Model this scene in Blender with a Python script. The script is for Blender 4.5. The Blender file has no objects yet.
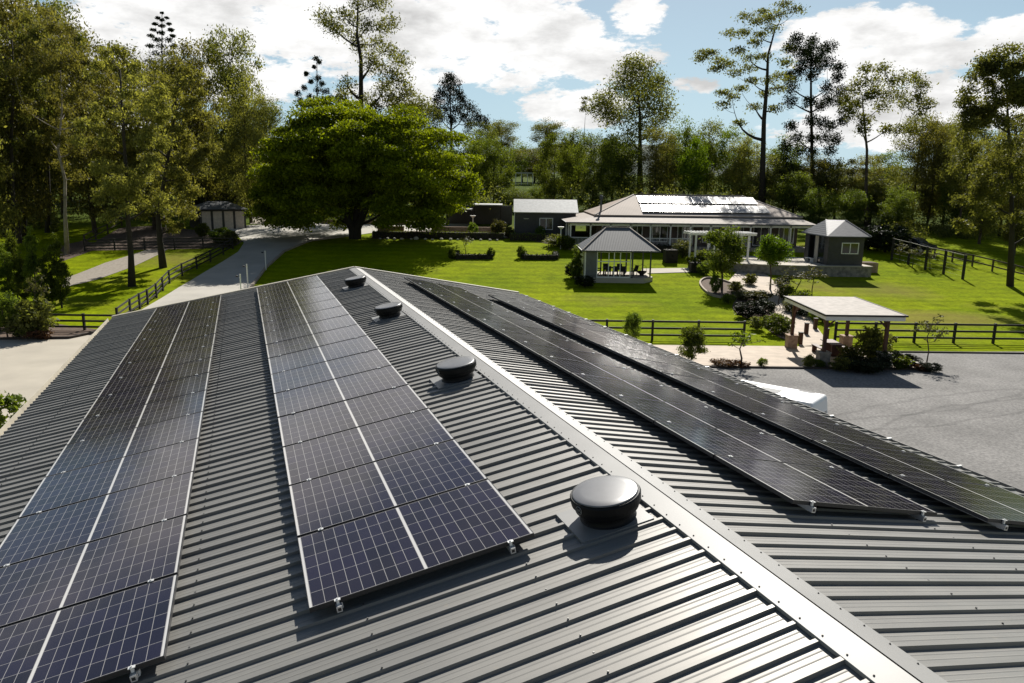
import bpy, bmesh, math, random
import numpy as np
from mathutils import Vector, Matrix
R = math.radians
rnd = random.Random(7)
S = bpy.context.scene
C = S.collection

# ------------------------------------------------------------------ camera (drone, 10 m above the yard)
F_PX, PITCH, ROLL, CAM_H = 746.3, 0.2052, 0.0123, 10.0
fwd = Vector((0, math.cos(PITCH), -math.sin(PITCH)))
rt = Vector((1, 0, 0)); up = rt.cross(fwd)
rt2 = rt*math.cos(ROLL) + up*math.sin(ROLL); up2 = -rt*math.sin(ROLL) + up*math.cos(ROLL)
cd = bpy.data.cameras.new('camera'); cam = bpy.data.objects.new('camera', cd); C.objects.link(cam)
cd.lens = F_PX/1024*36; cd.sensor_width = 36; cd.clip_start = 0.05; cd.clip_end = 6000
m3 = Matrix((rt2, up2, -fwd)).transposed()
cam.matrix_world = Matrix.Translation((0, 0, CAM_H)) @ m3.to_4x4()
S.camera = cam

# ------------------------------------------------------------------ terrain
def g(v):
    if v < 45: return 0.0
    if v < 90: return 0.0015*(v-45)**2
    if v < 190: return 3.0375 + 0.075*(v-90)
    return 10.54 + 0.02*(v-190)
def ray(px, py):
    return fwd*F_PX + rt2*(px-512) + up2*(341.5-py)
def at(px, py, lift=0.0):
    """where the line of sight through a spot of the survey photo meets the terrain"""
    d = ray(px, py); d = d/d.y; lo, hi = 2.0, 400.0
    f = lambda t: CAM_H + d.z*t - g(t) - lift
    t = 2.0
    while t < 400 and f(t) > 0: t += 1.0
    lo, hi = t-1, t
    for _ in range(30):
        m = (lo+hi)/2
        if f(m) > 0: lo = m
        else: hi = m
    return Vector((d.x*hi, hi, g(hi)+lift))
def far(px, py, v):
    d = ray(px, py); d = d/d.y
    return Vector((d.x*v, v, CAM_H + d.z*v))
def on(u, v, dz=0.0): return Vector((u, v, g(v)+dz))

# ------------------------------------------------------------------ materials
def nodes(m):
    m.use_nodes = True; nt = m.node_tree
    return nt, nt.nodes, nt.links, nt.nodes['Principled BSDF']
def mat(name, col, rough=.7, metal=0, var=.15, scale=3.0, bump=0.0, bscale=20.0, spec=.5, coat=0, col2=None, detail=5, coord='Object'):
    m = bpy.data.materials.new(name); nt, N, L, B = nodes(m)
    B.inputs['Roughness'].default_value = rough; B.inputs['Metallic'].default_value = metal
    B.inputs['Specular IOR Level'].default_value = spec; B.inputs['Coat Weight'].default_value = coat
    tc = N.new('ShaderNodeTexCoord'); nz = N.new('ShaderNodeTexNoise'); nz.inputs['Scale'].default_value = scale; nz.inputs['Detail'].default_value = detail
    L.new(tc.outputs[coord], nz.inputs['Vector'])
    cr = N.new('ShaderNodeValToRGB'); cr.color_ramp.elements[0].position = .3; cr.color_ramp.elements[1].position = .7
    c2 = col2 if col2 else tuple(min(1, c*(1+var)) for c in col)
    c1 = col if col2 else tuple(c*(1-var) for c in col)
    cr.color_ramp.elements[0].color = (*c1, 1); cr.color_ramp.elements[1].color = (*c2, 1)
    L.new(nz.outputs['Fac'], cr.inputs['Fac']); L.new(cr.outputs['Color'], B.inputs['Base Color'])
    if bump:
        n2 = N.new('ShaderNodeTexNoise'); n2.inputs['Scale'].default_value = bscale; n2.inputs['Detail'].default_value = 4
        L.new(tc.outputs[coord], n2.inputs['Vector'])
        b = N.new('ShaderNodeBump'); b.inputs['Strength'].default_value = bump; b.inputs['Distance'].default_value = .02
        L.new(n2.outputs['Fac'], b.inputs['Height']); L.new(b.outputs['Normal'], B.inputs['Normal'])
    return m
def leafmat(name, dark, light, trans, rough=.55):
    m = bpy.data.materials.new(name); nt, N, L, B = nodes(m)
    geo = N.new('ShaderNodeNewGeometry'); tc = N.new('ShaderNodeTexCoord'); oi = N.new('ShaderNodeObjectInfo')
    nz = N.new('ShaderNodeTexNoise'); nz.inputs['Scale'].default_value = .35; nz.inputs['Detail'].default_value = 3
    L.new(tc.outputs['Object'], nz.inputs['Vector'])
    a = N.new('ShaderNodeMath'); a.operation = 'MULTIPLY_ADD'; a.inputs[1].default_value = .45
    L.new(geo.outputs['Random Per Island'], a.inputs[0]); 
    b = N.new('ShaderNodeMath'); b.operation = 'MULTIPLY_ADD'; b.inputs[1].default_value = .9; b.inputs[2].default_value = -.2
    L.new(nz.outputs['Fac'], b.inputs[0]); L.new(b.outputs[0], a.inputs[2])
    cr = N.new('ShaderNodeValToRGB'); cr.color_ramp.elements[0].color = (*dark, 1); cr.color_ramp.elements[1].color = (*light, 1)
    cr.color_ramp.elements[0].position = .12; cr.color_ramp.elements[1].position = .8
    L.new(a.outputs[0], cr.inputs['Fac'])
    hs = N.new('ShaderNodeHueSaturation'); L.new(cr.outputs['Color'], hs.inputs['Color'])
    v = N.new('ShaderNodeMapRange'); v.inputs['To Min'].default_value = .75; v.inputs['To Max'].default_value = 1.25
    L.new(oi.outputs['Random'], v.inputs['Value']); L.new(v.outputs['Result'], hs.inputs['Value'])
    h = N.new('ShaderNodeMapRange'); h.inputs['To Min'].default_value = .495; h.inputs['To Max'].default_value = .52
    L.new(oi.outputs['Random'], h.inputs['Value']); L.new(h.outputs['Result'], hs.inputs['Hue'])
    L.new(hs.outputs['Color'], B.inputs['Base Color']); B.inputs['Roughness'].default_value = rough
    B.inputs['Specular IOR Level'].default_value = .12
    tr = N.new('ShaderNodeBsdfTranslucent'); mx = N.new('ShaderNodeMixShader'); mx.inputs[0].default_value = trans
    g2 = N.new('ShaderNodeMixRGB'); g2.blend_type = 'MULTIPLY'; g2.inputs[0].default_value = 1; g2.inputs[2].default_value = (1.35, 1.3, .5, 1)
    L.new(hs.outputs['Color'], g2.inputs[1]); L.new(g2.outputs[0], tr.inputs['Color'])
    L.new(B.outputs[0], mx.inputs[1]); L.new(tr.outputs[0], mx.inputs[2]); L.new(mx.outputs[0], N['Material Output'].inputs['Surface'])
    return m
def stripes(m, axis, scale, strength=.4):
    """standing corrugation: a wave bump across one object axis"""
    nt, N, L, B = nodes(m)
    tc = N.new('ShaderNodeTexCoord'); w = N.new('ShaderNodeTexWave'); w.bands_direction = axis; w.inputs['Scale'].default_value = scale
    L.new(tc.outputs['Object'], w.inputs['Vector'])
    b = N.new('ShaderNodeBump'); b.inputs['Strength'].default_value = strength; b.inputs['Distance'].default_value = .03
    L.new(w.outputs['Fac'], b.inputs['Height']); L.new(b.outputs['Normal'], B.inputs['Normal'])
    return m

M = {}
M['roof'] = mat('roof_steel', (.30, .292, .268), rough=.43, var=.07, scale=1.3, spec=.6)
def roof_material():
    m = bpy.data.materials.new('roof_steel'); nt, N, L, B = nodes(m)
    tc = N.new('ShaderNodeTexCoord')
    def nz(scale, sc3, d=6):
        mp = N.new('ShaderNodeMapping'); mp.inputs['Scale'].default_value = sc3; L.new(tc.outputs['Object'], mp.inputs['Vector'])
        n = N.new('ShaderNodeTexNoise'); n.inputs['Scale'].default_value = scale; n.inputs['Detail'].default_value = d; L.new(mp.outputs[0], n.inputs['Vector']); return n
    a = nz(1.0, (.35, 9, .35)); b = nz(1.3, (1, 1, 1)); c = nz(14, (1, 1, 1), 8)
    cr = N.new('ShaderNodeValToRGB'); e = cr.color_ramp.elements; e[0].position = .3; e[0].color = (.155, .153, .145, 1); e[1].position = .72; e[1].color = (.215, .211, .197, 1)
    mx = N.new('ShaderNodeMixRGB'); mx.inputs[0].default_value = .5; L.new(a.outputs['Fac'], mx.inputs[1]); L.new(b.outputs['Fac'], mx.inputs[2]); L.new(mx.outputs[0], cr.inputs['Fac'])
    c2 = N.new('ShaderNodeValToRGB'); e = c2.color_ramp.elements; e[0].position = .62; e[0].color = (0, 0, 0, 1); e[1].position = .8; e[1].color = (.5, .5, .5, 1); L.new(c.outputs['Fac'], c2.inputs['Fac'])
    m2 = N.new('ShaderNodeMixRGB'); L.new(c2.outputs[0], m2.inputs[0]); L.new(cr.outputs[0], m2.inputs[1]); m2.inputs[2].default_value = (.26, .235, .19, 1)
    L.new(m2.outputs[0], B.inputs['Base Color'])
    rr = N.new('ShaderNodeMapRange'); rr.inputs['From Min'].default_value = .3; rr.inputs['From Max'].default_value = .7; rr.inputs['To Min'].default_value = .40; rr.inputs['To Max'].default_value = .52; L.new(mx.outputs[0], rr.inputs['Value']); L.new(rr.outputs[0], B.inputs['Roughness'])
    B.inputs['Specular IOR Level'].default_value = .5; B.inputs['Specular Tint'].default_value = (1, .95, .88, 1)
    bp = N.new('ShaderNodeBump'); bp.inputs['Strength'].default_value = .12; bp.inputs['Distance'].default_value = .02; L.new(b.outputs['Fac'], bp.inputs['Height']); L.new(bp.outputs[0], B.inputs['Normal'])
    return m
M['roof'] = roof_material()
M['cap'] = mat('ridge_cap_steel', (.26, .256, .245), rough=.5, var=.08, scale=2, spec=.45)
M['cream'] = mat('cream_trim', (.46, .42, .34), rough=.5)
M['barnwall'] = mat('barn_wall', (.2, .2, .19), rough=.6)
M['alu'] = mat('anodised_aluminium', (.62, .62, .62), rough=.35, metal=.6, var=.05)
M['blackalu'] = mat('black_frame', (.02, .02, .022), rough=.4)
M['clamp'] = mat('clamp_metal', (.75, .75, .73), rough=.4, metal=.3)
M['ventblack'] = mat('vent_black', (.004, .004, .0045), rough=.5, spec=.25)
M['ventlid'] = mat('vent_lid', (.14, .14, .145), rough=.3, spec=.8, var=.12, scale=5)
M['flash'] = mat('flashing_grey', (.2, .2, .195), rough=.4)
M['emblem'] = mat('emblem_grey', (.25, .25, .25), rough=.5)
M['screw'] = mat('screw_dark', (.03, .03, .03), rough=.5)
M['concrete'] = mat('concrete', (.40, .36, .29), rough=.85, var=.1, scale=.5, bump=.15, bscale=8)
M['drive'] = mat('driveway_concrete', (.42, .395, .345), rough=.85, var=.14, scale=.35, bump=.15, bscale=6)
def gravel_material():
    m = mat('gravel', (.125, .121, .116), rough=.95, col2=(.25, .24, .228), scale=9, detail=8, bump=.8, bscale=25); nt = m.node_tree; N, L = nt.nodes, nt.links; B = N['Principled BSDF']
    src = B.inputs['Base Color'].links[0].from_socket; tc = N.new('ShaderNodeTexCoord'); nz = N.new('ShaderNodeTexNoise'); nz.inputs['Scale'].default_value = .35; nz.inputs['Detail'].default_value = 6; L.new(tc.outputs['Object'], nz.inputs['Vector'])
    r = N.new('ShaderNodeMapRange'); r.inputs['From Min'].default_value = .35; r.inputs['From Max'].default_value = .65; r.inputs['To Min'].default_value = .80; r.inputs['To Max'].default_value = 1.12; L.new(nz.outputs['Fac'], r.inputs['Value'])
    cur = r.outputs[0]
    for cx_, cy_, rad_ in ((30, 14, 22.0), (30, 14, 23.7), (8, 62, 31.0), (8, 62, 32.6), (44, 30, 9.5)):
        v = N.new('ShaderNodeVectorMath'); v.operation = 'DISTANCE'; v.inputs[1].default_value = (cx_, cy_, .03); L.new(tc.outputs['Object'], v.inputs[0])
        n2 = N.new('ShaderNodeMath'); n2.operation = 'MULTIPLY_ADD'; n2.inputs[1].default_value = 1.2; L.new(nz.outputs['Fac'], n2.inputs[0]); L.new(v.outputs['Value'], n2.inputs[2])
        d = N.new('ShaderNodeMath'); d.operation = 'SUBTRACT'; d.inputs[1].default_value = rad_+.6; L.new(n2.outputs[0], d.inputs[0]); ab = N.new('ShaderNodeMath'); ab.operation = 'ABSOLUTE'; L.new(d.outputs[0], ab.inputs[0])
        q = N.new('ShaderNodeMapRange'); q.inputs['From Min'].default_value = .03; q.inputs['From Max'].default_value = .16; q.inputs['To Min'].default_value = .78; q.inputs['To Max'].default_value = 1; L.new(ab.outputs[0], q.inputs['Value'])
        mu = N.new('ShaderNodeMath'); mu.operation = 'MULTIPLY'; L.new(cur, mu.inputs[0]); L.new(q.outputs[0], mu.inputs[1]); cur = mu.outputs[0]
    mx = N.new('ShaderNodeMixRGB'); mx.blend_type = 'MULTIPLY'; mx.inputs[0].default_value = 1; L.new(src, mx.inputs[1]); L.new(cur, mx.inputs[2]); L.new(mx.outputs[0], B.inputs['Base Color']); return m
M['gravel'] = gravel_material()
M['pathgravel'] = mat('path_gravel', (.22, .19, .15), rough=.95, col2=(.32, .28, .23), scale=4, detail=8, bump=.5, bscale=15)
M['mulch'] = mat('mulch', (.055, .035, .022), rough=.95, col2=(.14, .09, .06), scale=5, detail=8, bump=.8, bscale=12)
M['paving'] = mat('paving', (.42, .34, .26), rough=.8, var=.15, scale=1.5)
M['kerb'] = mat('kerb', (.045, .035, .028), rough=.9)
M['lightkerb'] = mat('light_kerb', (.32, .26, .2), rough=.85)
M['stone'] = mat('stone', (.14, .125, .105), rough=.9, col2=(.3, .27, .23), scale=3.5, detail=2, bump=.6, bscale=6)
M['brick'] = mat('brick', (.24, .155, .105), rough=.9, col2=(.40, .29, .21), scale=6, detail=2)
M['blackwood'] = mat('black_timber', (.014, .011, .009), rough=.7, var=.3)
M['redwood'] = mat('red_timber', (.07, .024, .013), rough=.6, var=.3)
M['white'] = mat('white_paint', (.72, .71, .67), rough=.5, var=.04)
M['housewall'] = mat('house_wall', (.10, .07, .055), rough=.8)
M['darkwall'] = stripes(mat('dark_cladding', (.055, .052, .047), rough=.65), 'Z', 2.5, .5)
M['gazwall'] = stripes(mat('grey_cladding', (.12, .125, .125), rough=.6), 'X', 3, .4)
M['houseroof'] = stripes(mat('house_roof_metal', (.34, .28, .235), rough=.65, spec=.06, scale=.4, var=.12), 'X', 1.6, .25)
M['verroof'] = mat('veranda_roof_metal', (.32, .28, .245), rough=.65, spec=.06)
M['greyroof'] = stripes(mat('grey_roof_metal', (.105, .11, .118), rough=.55, spec=.2), 'X', 2, .25)
M['darkroof'] = mat('dark_roof_metal', (.055, .06, .065), rough=.5)
M['ivoryroof'] = stripes(mat('ivory_roof_metal', (.42, .385, .35), rough=.65, spec=.08), 'Y', 1.6, .2)
M['whiteroof'] = mat('white_roof_metal', (.5, .5, .48), rough=.6, spec=.1)
M['glare'] = mat('house_panel_glare', (.3, .29, .285), rough=.66, spec=1.0, coat=0)  # pale base colour paints in the sun glare; the panels themselves are dark
M['glass'] = mat('dark_glass', (.015, .017, .018), rough=.06, spec=1.0, var=.1)
M['rollerdoor'] = stripes(mat('roller_door', (.58, .49, .41), rough=.6), 'Z', 3, .5)
M['carwhite'] = mat('car_white', (.86, .86, .85), rough=.45, var=.01)
M['cardark'] = mat('car_dark', (.02, .022, .025), rough=.15, coat=1)
M['tyre'] = mat('tyre', (.015, .015, .015), rough=.9)
M['skylight'] = mat('tinted_glass', (.10, .105, .11), rough=.5, spec=.2)
M['dogglass'] = mat('side_glass', (.22, .24, .24), rough=.08, spec=.9)
M['rail'] = M['alu']
M['bark'] = mat('bark_brown', (.075, .055, .04), rough=.95, var=.4, scale=2)
M['barkpale'] = mat('bark_pale', (.26, .22, .18), rough=.9, var=.4, scale=1.2)
M['barkdark'] = mat('bark_dark', (.03, .024, .018), rough=.95)
M['rock'] = mat('white_rock', (.55, .52, .48), rough=.9)
M['charcoal'] = mat('charcoal_furniture', (.02, .02, .022), rough=.7)
M['terracotta'] = mat('terracotta', (.28, .1, .05), rough=.8)
# foliage
LM = dict(
 gum=leafmat('leaf_gum', (.045, .055, .018), (.20, .205, .065), .58),
 gumyellow=leafmat('leaf_gum_yellow', (.058, .062, .020), (.25, .235, .08), .58),
 mid=leafmat('leaf_mid', (.032, .055, .010), (.18, .22, .04), .58),
 bright=leafmat('leaf_bright', (.05, .09, .006), (.17, .24, .02), .5),
 dark=leafmat('leaf_dark', (.008, .014, .006), (.030, .040, .015), .15),
 fig=leafmat('leaf_fig', (.035, .058, .004), (.33, .40, .02), .47),
 olive=leafmat('leaf_olive', (.04, .045, .018), (.17, .165, .07), .35),
 red=leafmat('leaf_red', (.05, .024, .016), (.15, .07, .045), .3))

# lawn
def lawn_material():
    m = bpy.data.materials.new('lawn'); nt, N, L, B = nodes(m)
    tc = N.new('ShaderNodeTexCoord')
    def nz(s, d=5, rough=.5):
        n = N.new('ShaderNodeTexNoise'); n.inputs['Scale'].default_value = s; n.inputs['Detail'].default_value = d; n.inputs['Roughness'].default_value = rough
        L.new(tc.outputs['Object'], n.inputs['Vector']); return n
    a = nz(.12, 6, .6); b = nz(3.5, 8, .7); c = nz(.045, 4, .6)
    r1 = N.new('ShaderNodeValToRGB'); e = r1.color_ramp.elements
    e[0].position = .32; e[0].color = (.150, .215, .0015, 1); e[1].position = .68; e[1].color = (.235, .290, .002, 1)
    L.new(a.outputs['Fac'], r1.inputs['Fac'])
    r2 = N.new('ShaderNodeValToRGB'); e = r2.color_ramp.elements
    e[0].position = .3; e[0].color = (.6, .6, .6, 1); e[1].position = .75; e[1].color = (1.25, 1.2, 1.1, 1)
    L.new(b.outputs['Fac'], r2.inputs['Fac'])
    mu = N.new('ShaderNodeMixRGB'); mu.blend_type = 'MULTIPLY'; mu.inputs[0].default_value = 1
    L.new(r1.outputs[0], mu.inputs[1]); L.new(r2.outputs[0], mu.inputs[2])
    wv = N.new('ShaderNodeTexWave'); wv.bands_direction = 'Y'; wv.inputs['Scale'].default_value = .16; wv.inputs['Distortion'].default_value = 2.5; wv.inputs['Detail'].default_value = 3; L.new(tc.outputs['Object'], wv.inputs['Vector'])
    d2 = nz(.7, 7, .7)
    md_ = N.new('ShaderNodeMath'); md_.operation = 'MULTIPLY_ADD'; md_.inputs[1].default_value = .16; L.new(wv.outputs['Fac'], md_.inputs[0])
    m5 = N.new('ShaderNodeMapRange'); m5.inputs['From Min'].default_value = .3; m5.inputs['From Max'].default_value = .7; m5.inputs['To Min'].default_value = .62; m5.inputs['To Max'].default_value = 1.14; L.new(d2.outputs['Fac'], m5.inputs['Value']); L.new(m5.outputs[0], md_.inputs[2])
    mu2 = N.new('ShaderNodeMixRGB'); mu2.blend_type = 'MULTIPLY'; mu2.inputs[0].default_value = 1; L.new(mu.outputs[0], mu2.inputs[1]); L.new(md_.outputs[0], mu2.inputs[2]); mu = mu2
    # dry worn patches
    r3 = N.new('ShaderNodeValToRGB'); e = r3.color_ramp.elements
    e[0].position = .56; e[0].color = (0, 0, 0, 1); e[1].position = .74; e[1].color = (.6, .6, .6, 1)
    L.new(c.outputs['Fac'], r3.inputs['Fac'])
    # one worn patch uphill from the yard fence
    sx = N.new('ShaderNodeSeparateXYZ'); L.new(tc.outputs['Object'], sx.inputs[0])
    def gauss(out, c0, w):
        s = N.new('ShaderNodeMath'); s.operation = 'SUBTRACT'; s.inputs[1].default_value = c0; L.new(out, s.inputs[0])
        d = N.new('ShaderNodeMath'); d.operation = 'DIVIDE'; d.inputs[1].default_value = w; L.new(s.outputs[0], d.inputs[0])
        q = N.new('ShaderNodeMath'); q.operation = 'POWER'; q.inputs[1].default_value = 2; 
        ab = N.new('ShaderNodeMath'); ab.operation = 'ABSOLUTE'; L.new(d.outputs[0], ab.inputs[0]); L.new(ab.outputs[0], q.inputs[0]); return q
    p0 = at(935, 318); qx = gauss(sx.outputs['X'], p0.x, 6.5); qy = gauss(sx.outputs['Y'], p0.y, 3.2)
    ad = N.new('ShaderNodeMath'); ad.operation = 'ADD'; L.new(qx.outputs[0], ad.inputs[0]); L.new(qy.outputs[0], ad.inputs[1])
    mr = N.new('ShaderNodeMapRange'); mr.inputs['From Min'].default_value = 1.3; mr.inputs['From Max'].default_value = .2; L.new(ad.outputs[0], mr.inputs['Value'])
    mm = N.new('ShaderNodeMath'); mm.operation = 'MULTIPLY'; L.new(mr.outputs[0], mm.inputs[0]); L.new(b.outputs['Fac'], mm.inputs[1])
    mxx = N.new('ShaderNodeMath'); mxx.operation = 'MAXIMUM'; L.new(mm.outputs[0], mxx.inputs[0]); L.new(r3.outputs[0], mxx.inputs[1])
    m2 = N.new('ShaderNodeMixRGB'); L.new(mxx.outputs[0], m2.inputs[0]); L.new(mu.outputs[0], m2.inputs[1]); m2.inputs[2].default_value = (.22, .155, .06, 1)
    # forest floor beyond the clearing
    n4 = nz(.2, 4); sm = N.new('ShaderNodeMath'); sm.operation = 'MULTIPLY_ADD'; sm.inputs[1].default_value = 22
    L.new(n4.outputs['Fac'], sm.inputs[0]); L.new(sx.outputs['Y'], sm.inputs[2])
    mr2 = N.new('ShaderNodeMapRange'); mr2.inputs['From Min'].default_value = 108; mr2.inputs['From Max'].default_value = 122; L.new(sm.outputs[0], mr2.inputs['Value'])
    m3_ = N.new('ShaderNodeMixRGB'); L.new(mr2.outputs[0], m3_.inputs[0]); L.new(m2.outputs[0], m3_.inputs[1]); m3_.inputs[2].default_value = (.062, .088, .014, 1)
    L.new(m3_.outputs[0], B.inputs['Base Color']); B.inputs['Roughness'].default_value = .95; B.inputs['Specular IOR Level'].default_value = .02
    bp = N.new('ShaderNodeBump'); bp.inputs['Strength'].default_value = .6; bp.inputs['Distance'].default_value = .06
    n3 = nz(9, 6, .7); L.new(n3.outputs['Fac'], bp.inputs['Height']); L.new(bp.outputs[0], B.inputs['Normal'])
    return m
M['lawn'] = lawn_material()

def panel_material():
    m = bpy.data.materials.new('solar_cells'); nt, N, L, B = nodes(m)
    uv = N.new('ShaderNodeUVMap'); sp = N.new('ShaderNodeSeparateXYZ'); L.new(uv.outputs[0], sp.inputs[0])
    def mth(op, a, b=None, c=None):
        n = N.new('ShaderNodeMath'); n.operation = op
        for i, v in enumerate((a, b, c)):
            if v is None: continue
            if isinstance(v, (int, float)): n.inputs[i].default_value = v
            else: L.new(v, n.inputs[i])
        return n.outputs[0]
    X, Y = sp.outputs['X'], sp.outputs['Y']       # metres from the panel centre
    ax = mth('ABSOLUTE', X)
    # long way: two halves of nine cells, a white strip between and at each end
    cx = mth('DIVIDE', mth('SUBTRACT', ax, .012), .0915)
    fx = mth('FRACT', cx); lx = mth('LESS_THAN', mth('MINIMUM', fx, mth('SUBTRACT', 1.0, fx)), .022)
    end = mth('MAXIMUM', mth('LESS_THAN', ax, .0105), mth('GREATER_THAN', ax, .838))
    cy = mth('DIVIDE', mth('ADD', Y, .555), .185)
    fy = mth('FRACT', cy); ly = mth('LESS_THAN', mth('MINIMUM', fy, mth('SUBTRACT', 1.0, fy)), .0105)
    edge = mth('GREATER_THAN', mth('ABSOLUTE', Y), .553)
    line = mth('MAXIMUM', mth('MAXIMUM', lx, ly), end)
    oi = N.new('ShaderNodeObjectInfo'); wn = N.new('ShaderNodeTexWhiteNoise'); wn.noise_dimensions = '3D'
    cb = N.new('ShaderNodeCombineXYZ'); L.new(mth('FLOOR', mth('DIVIDE', X, .183)), cb.inputs[0]); L.new(mth('FLOOR', cy), cb.inputs[1]); L.new(oi.outputs['Random'], cb.inputs[2]); L.new(cb.outputs[0], wn.inputs['Vector'])
    cr = N.new('ShaderNodeValToRGB'); cr.color_ramp.elements[0].color = (.0040, .0040, .013, 1); cr.color_ramp.elements[1].color = (.0085, .0075, .026, 1)
    L.new(wn.outputs['Value'], cr.inputs['Fac'])
    mx = N.new('ShaderNodeMixRGB'); L.new(line, mx.inputs[0]); L.new(cr.outputs[0], mx.inputs[1]); mx.inputs[2].default_value = (.33, .32, .31, 1)
    me_ = N.new('ShaderNodeMixRGB'); L.new(end, me_.inputs[0]); L.new(mx.outputs[0], me_.inputs[1]); me_.inputs[2].default_value = (.58, .57, .55, 1)
    # brown tint painted in for warm reflections of trees, different on every panel
    tcd = N.new('ShaderNodeTexCoord'); nd = N.new('ShaderNodeTexNoise'); nd.inputs['Scale'].default_value = 2.2; nd.inputs['Detail'].default_value = 6; nd.noise_dimensions = '4D'
    L.new(tcd.outputs['Object'], nd.inputs['Vector']); L.new(mth('MULTIPLY', oi.outputs['Random'], 40.0), nd.inputs['W'])
    refl_tint = mth('MULTIPLY', mth('MULTIPLY', nd.outputs['Fac'], mth('MULTIPLY_ADD', oi.outputs['Random'], .7, .5)), .055)
    mdu = N.new('ShaderNodeMixRGB'); L.new(refl_tint, mdu.inputs[0]); L.new(me_.outputs[0], mdu.inputs[1]); mdu.inputs[2].default_value = (.30, .24, .18, 1)
    L.new(mdu.outputs[0], B.inputs['Base Color'])
    nz = N.new('ShaderNodeTexNoise'); nz.inputs['Scale'].default_value = 3; tc = N.new('ShaderNodeTexCoord'); L.new(tc.outputs['Object'], nz.inputs['Vector'])
    rr = N.new('ShaderNodeMapRange'); rr.inputs['To Min'].default_value = .07; rr.inputs['To Max'].default_value = .17; L.new(nz.outputs['Fac'], rr.inputs['Value'])
    L.new(rr.outputs[0], B.inputs['Roughness']); B.inputs['Specular IOR Level'].default_value = .62; B.inputs['Specular Tint'].default_value = (1, .86, .80, 1)
    return m
M['cells'] = panel_material()

# ------------------------------------------------------------------ mesh building
class MB:
    def __init__(s): s.v = []; s.f = []; s.m = []
    def add(s, vs, fs, mi=0):
        o = len(s.v); s.v += [tuple(v) for v in vs]
        for f in fs: s.f.append([i+o for i in f]); s.m.append(mi)
        return s
    def box(s, x0, x1, y0, y1, z0, z1, mi=0, mx=None):
        vs = [Vector((x, y, z)) for z in (z0, z1) for y in (y0, y1) for x in (x0, x1)]
        if mx: vs = [mx @ v for v in vs]
        return s.add(vs, [(0, 2, 3, 1), (4, 5, 7, 6), (0, 1, 5, 4), (2, 6, 7, 3), (0, 4, 6, 2), (1, 3, 7, 5)], mi)
    def beam(s, a, b, w, h, mi=0):
        a, b = Vector(a), Vector(b); d = (b-a).normalized(); sd = d.cross(Vector((0, 0, 1)))
        if sd.length < 1e-3: sd = Vector((1, 0, 0))
        sd.normalize(); u = sd.cross(d)
        vs = [p + sd*i*w/2 + u*j*h/2 for p in (a, b) for j in (-1, 1) for i in (-1, 1)]
        return s.add(vs, [(0, 1, 3, 2), (4, 6, 7, 5), (0, 4, 5, 1), (2, 3, 7, 6), (0, 2, 6, 4), (1, 5, 7, 3)], mi)
    def prism(s, pts, z0, z1, mi=0):
        n = len(pts); vs = [(p[0], p[1], z0 + (p[2] if len(p) > 2 else 0)) for p in pts] + [(p[0], p[1], z1 + (p[2] if len(p) > 2 else 0)) for p in pts]
        fs = [list(range(n))[::-1], list(range(n, 2*n))] + [(i, (i+1) % n, (i+1) % n+n, i+n) for i in range(n)]
        return s.add(vs, fs, mi)
    def tube(s, pts, rad, n=7, mi=0, cap=True):
        pts = [Vector(p) for p in pts]; rings = []; vs = []
        ref = Vector((.3, .9, .1)).normalized()
        for i, p in enumerate(pts):
            d = (pts[min(i+1, len(pts)-1)] - pts[max(i-1, 0)]).normalized()
            a = d.cross(ref)
            if a.length < .05: a = d.cross(Vector((1, 0, 0)))
            a.normalize(); b = d.cross(a)
            for k in range(n):
                t = 2*math.pi*k/n; vs.append(p + (a*math.cos(t)+b*math.sin(t))*rad[i])
        fs = [(i*n+k, i*n+(k+1) % n, (i+1)*n+(k+1) % n, (i+1)*n+k) for i in range(len(pts)-1) for k in range(n)]
        if cap: fs += [list(range(n))[::-1], list(range((len(pts)-1)*n, len(pts)*n))]
        return s.add(vs, fs, mi)
    def lathe(s, prof, c=(0, 0, 0), n=24, mi=0):
        return s.tube([(c[0], c[1], c[2]+z) for r, z in prof], [max(r, .001) for r, z in prof], n, mi)
    def build(s, name, mats, parent=None, smooth=False, recalc=True):
        me = bpy.data.meshes.new(name); me.from_pydata(s.v, [], s.f)
        for mm in (mats if isinstance(mats, (list, tuple)) else [mats]): me.materials.append(mm)
        if any(s.m): me.polygons.foreach_set('material_index', s.m)
        if recalc:
            bm = bmesh.new(); bm.from_mesh(me); bmesh.ops.recalc_face_normals(bm, faces=bm.faces); bm.to_mesh(me); bm.free()
        if smooth: me.polygons.foreach_set('use_smooth', [True]*len(me.polygons))
        me.update()
        o = bpy.data.objects.new(name, me); C.objects.link(o)
        if parent: o.parent = parent
        return o
def tag(o, label, cat, group=None, kind=None):
    o['label'] = label; o['category'] = cat
    if group: o['group'] = group
    if kind: o['kind'] = kind
    return o
def thing(name, label, cat, loc=(0, 0, 0), rz=0, group=None):
    o = bpy.data.objects.new(name, None); C.objects.link(o); o.location = loc; o.rotation_euler = (0, 0, rz)
    o.empty_display_size = .3
    return tag(o, label, cat, group)
def struct(o): o['kind'] = 'structure'; return o
def dup(src, label=None, group=None):
    r = src.copy(); C.objects.link(r)
    if label: r['label'] = label
    if group: r['group'] = group
    for ch in list(src.children):
        c = ch.copy(); C.objects.link(c); c.parent = r
        for q in ch.children:
            d = q.copy(); C.objects.link(d); d.parent = c
    return r
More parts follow.
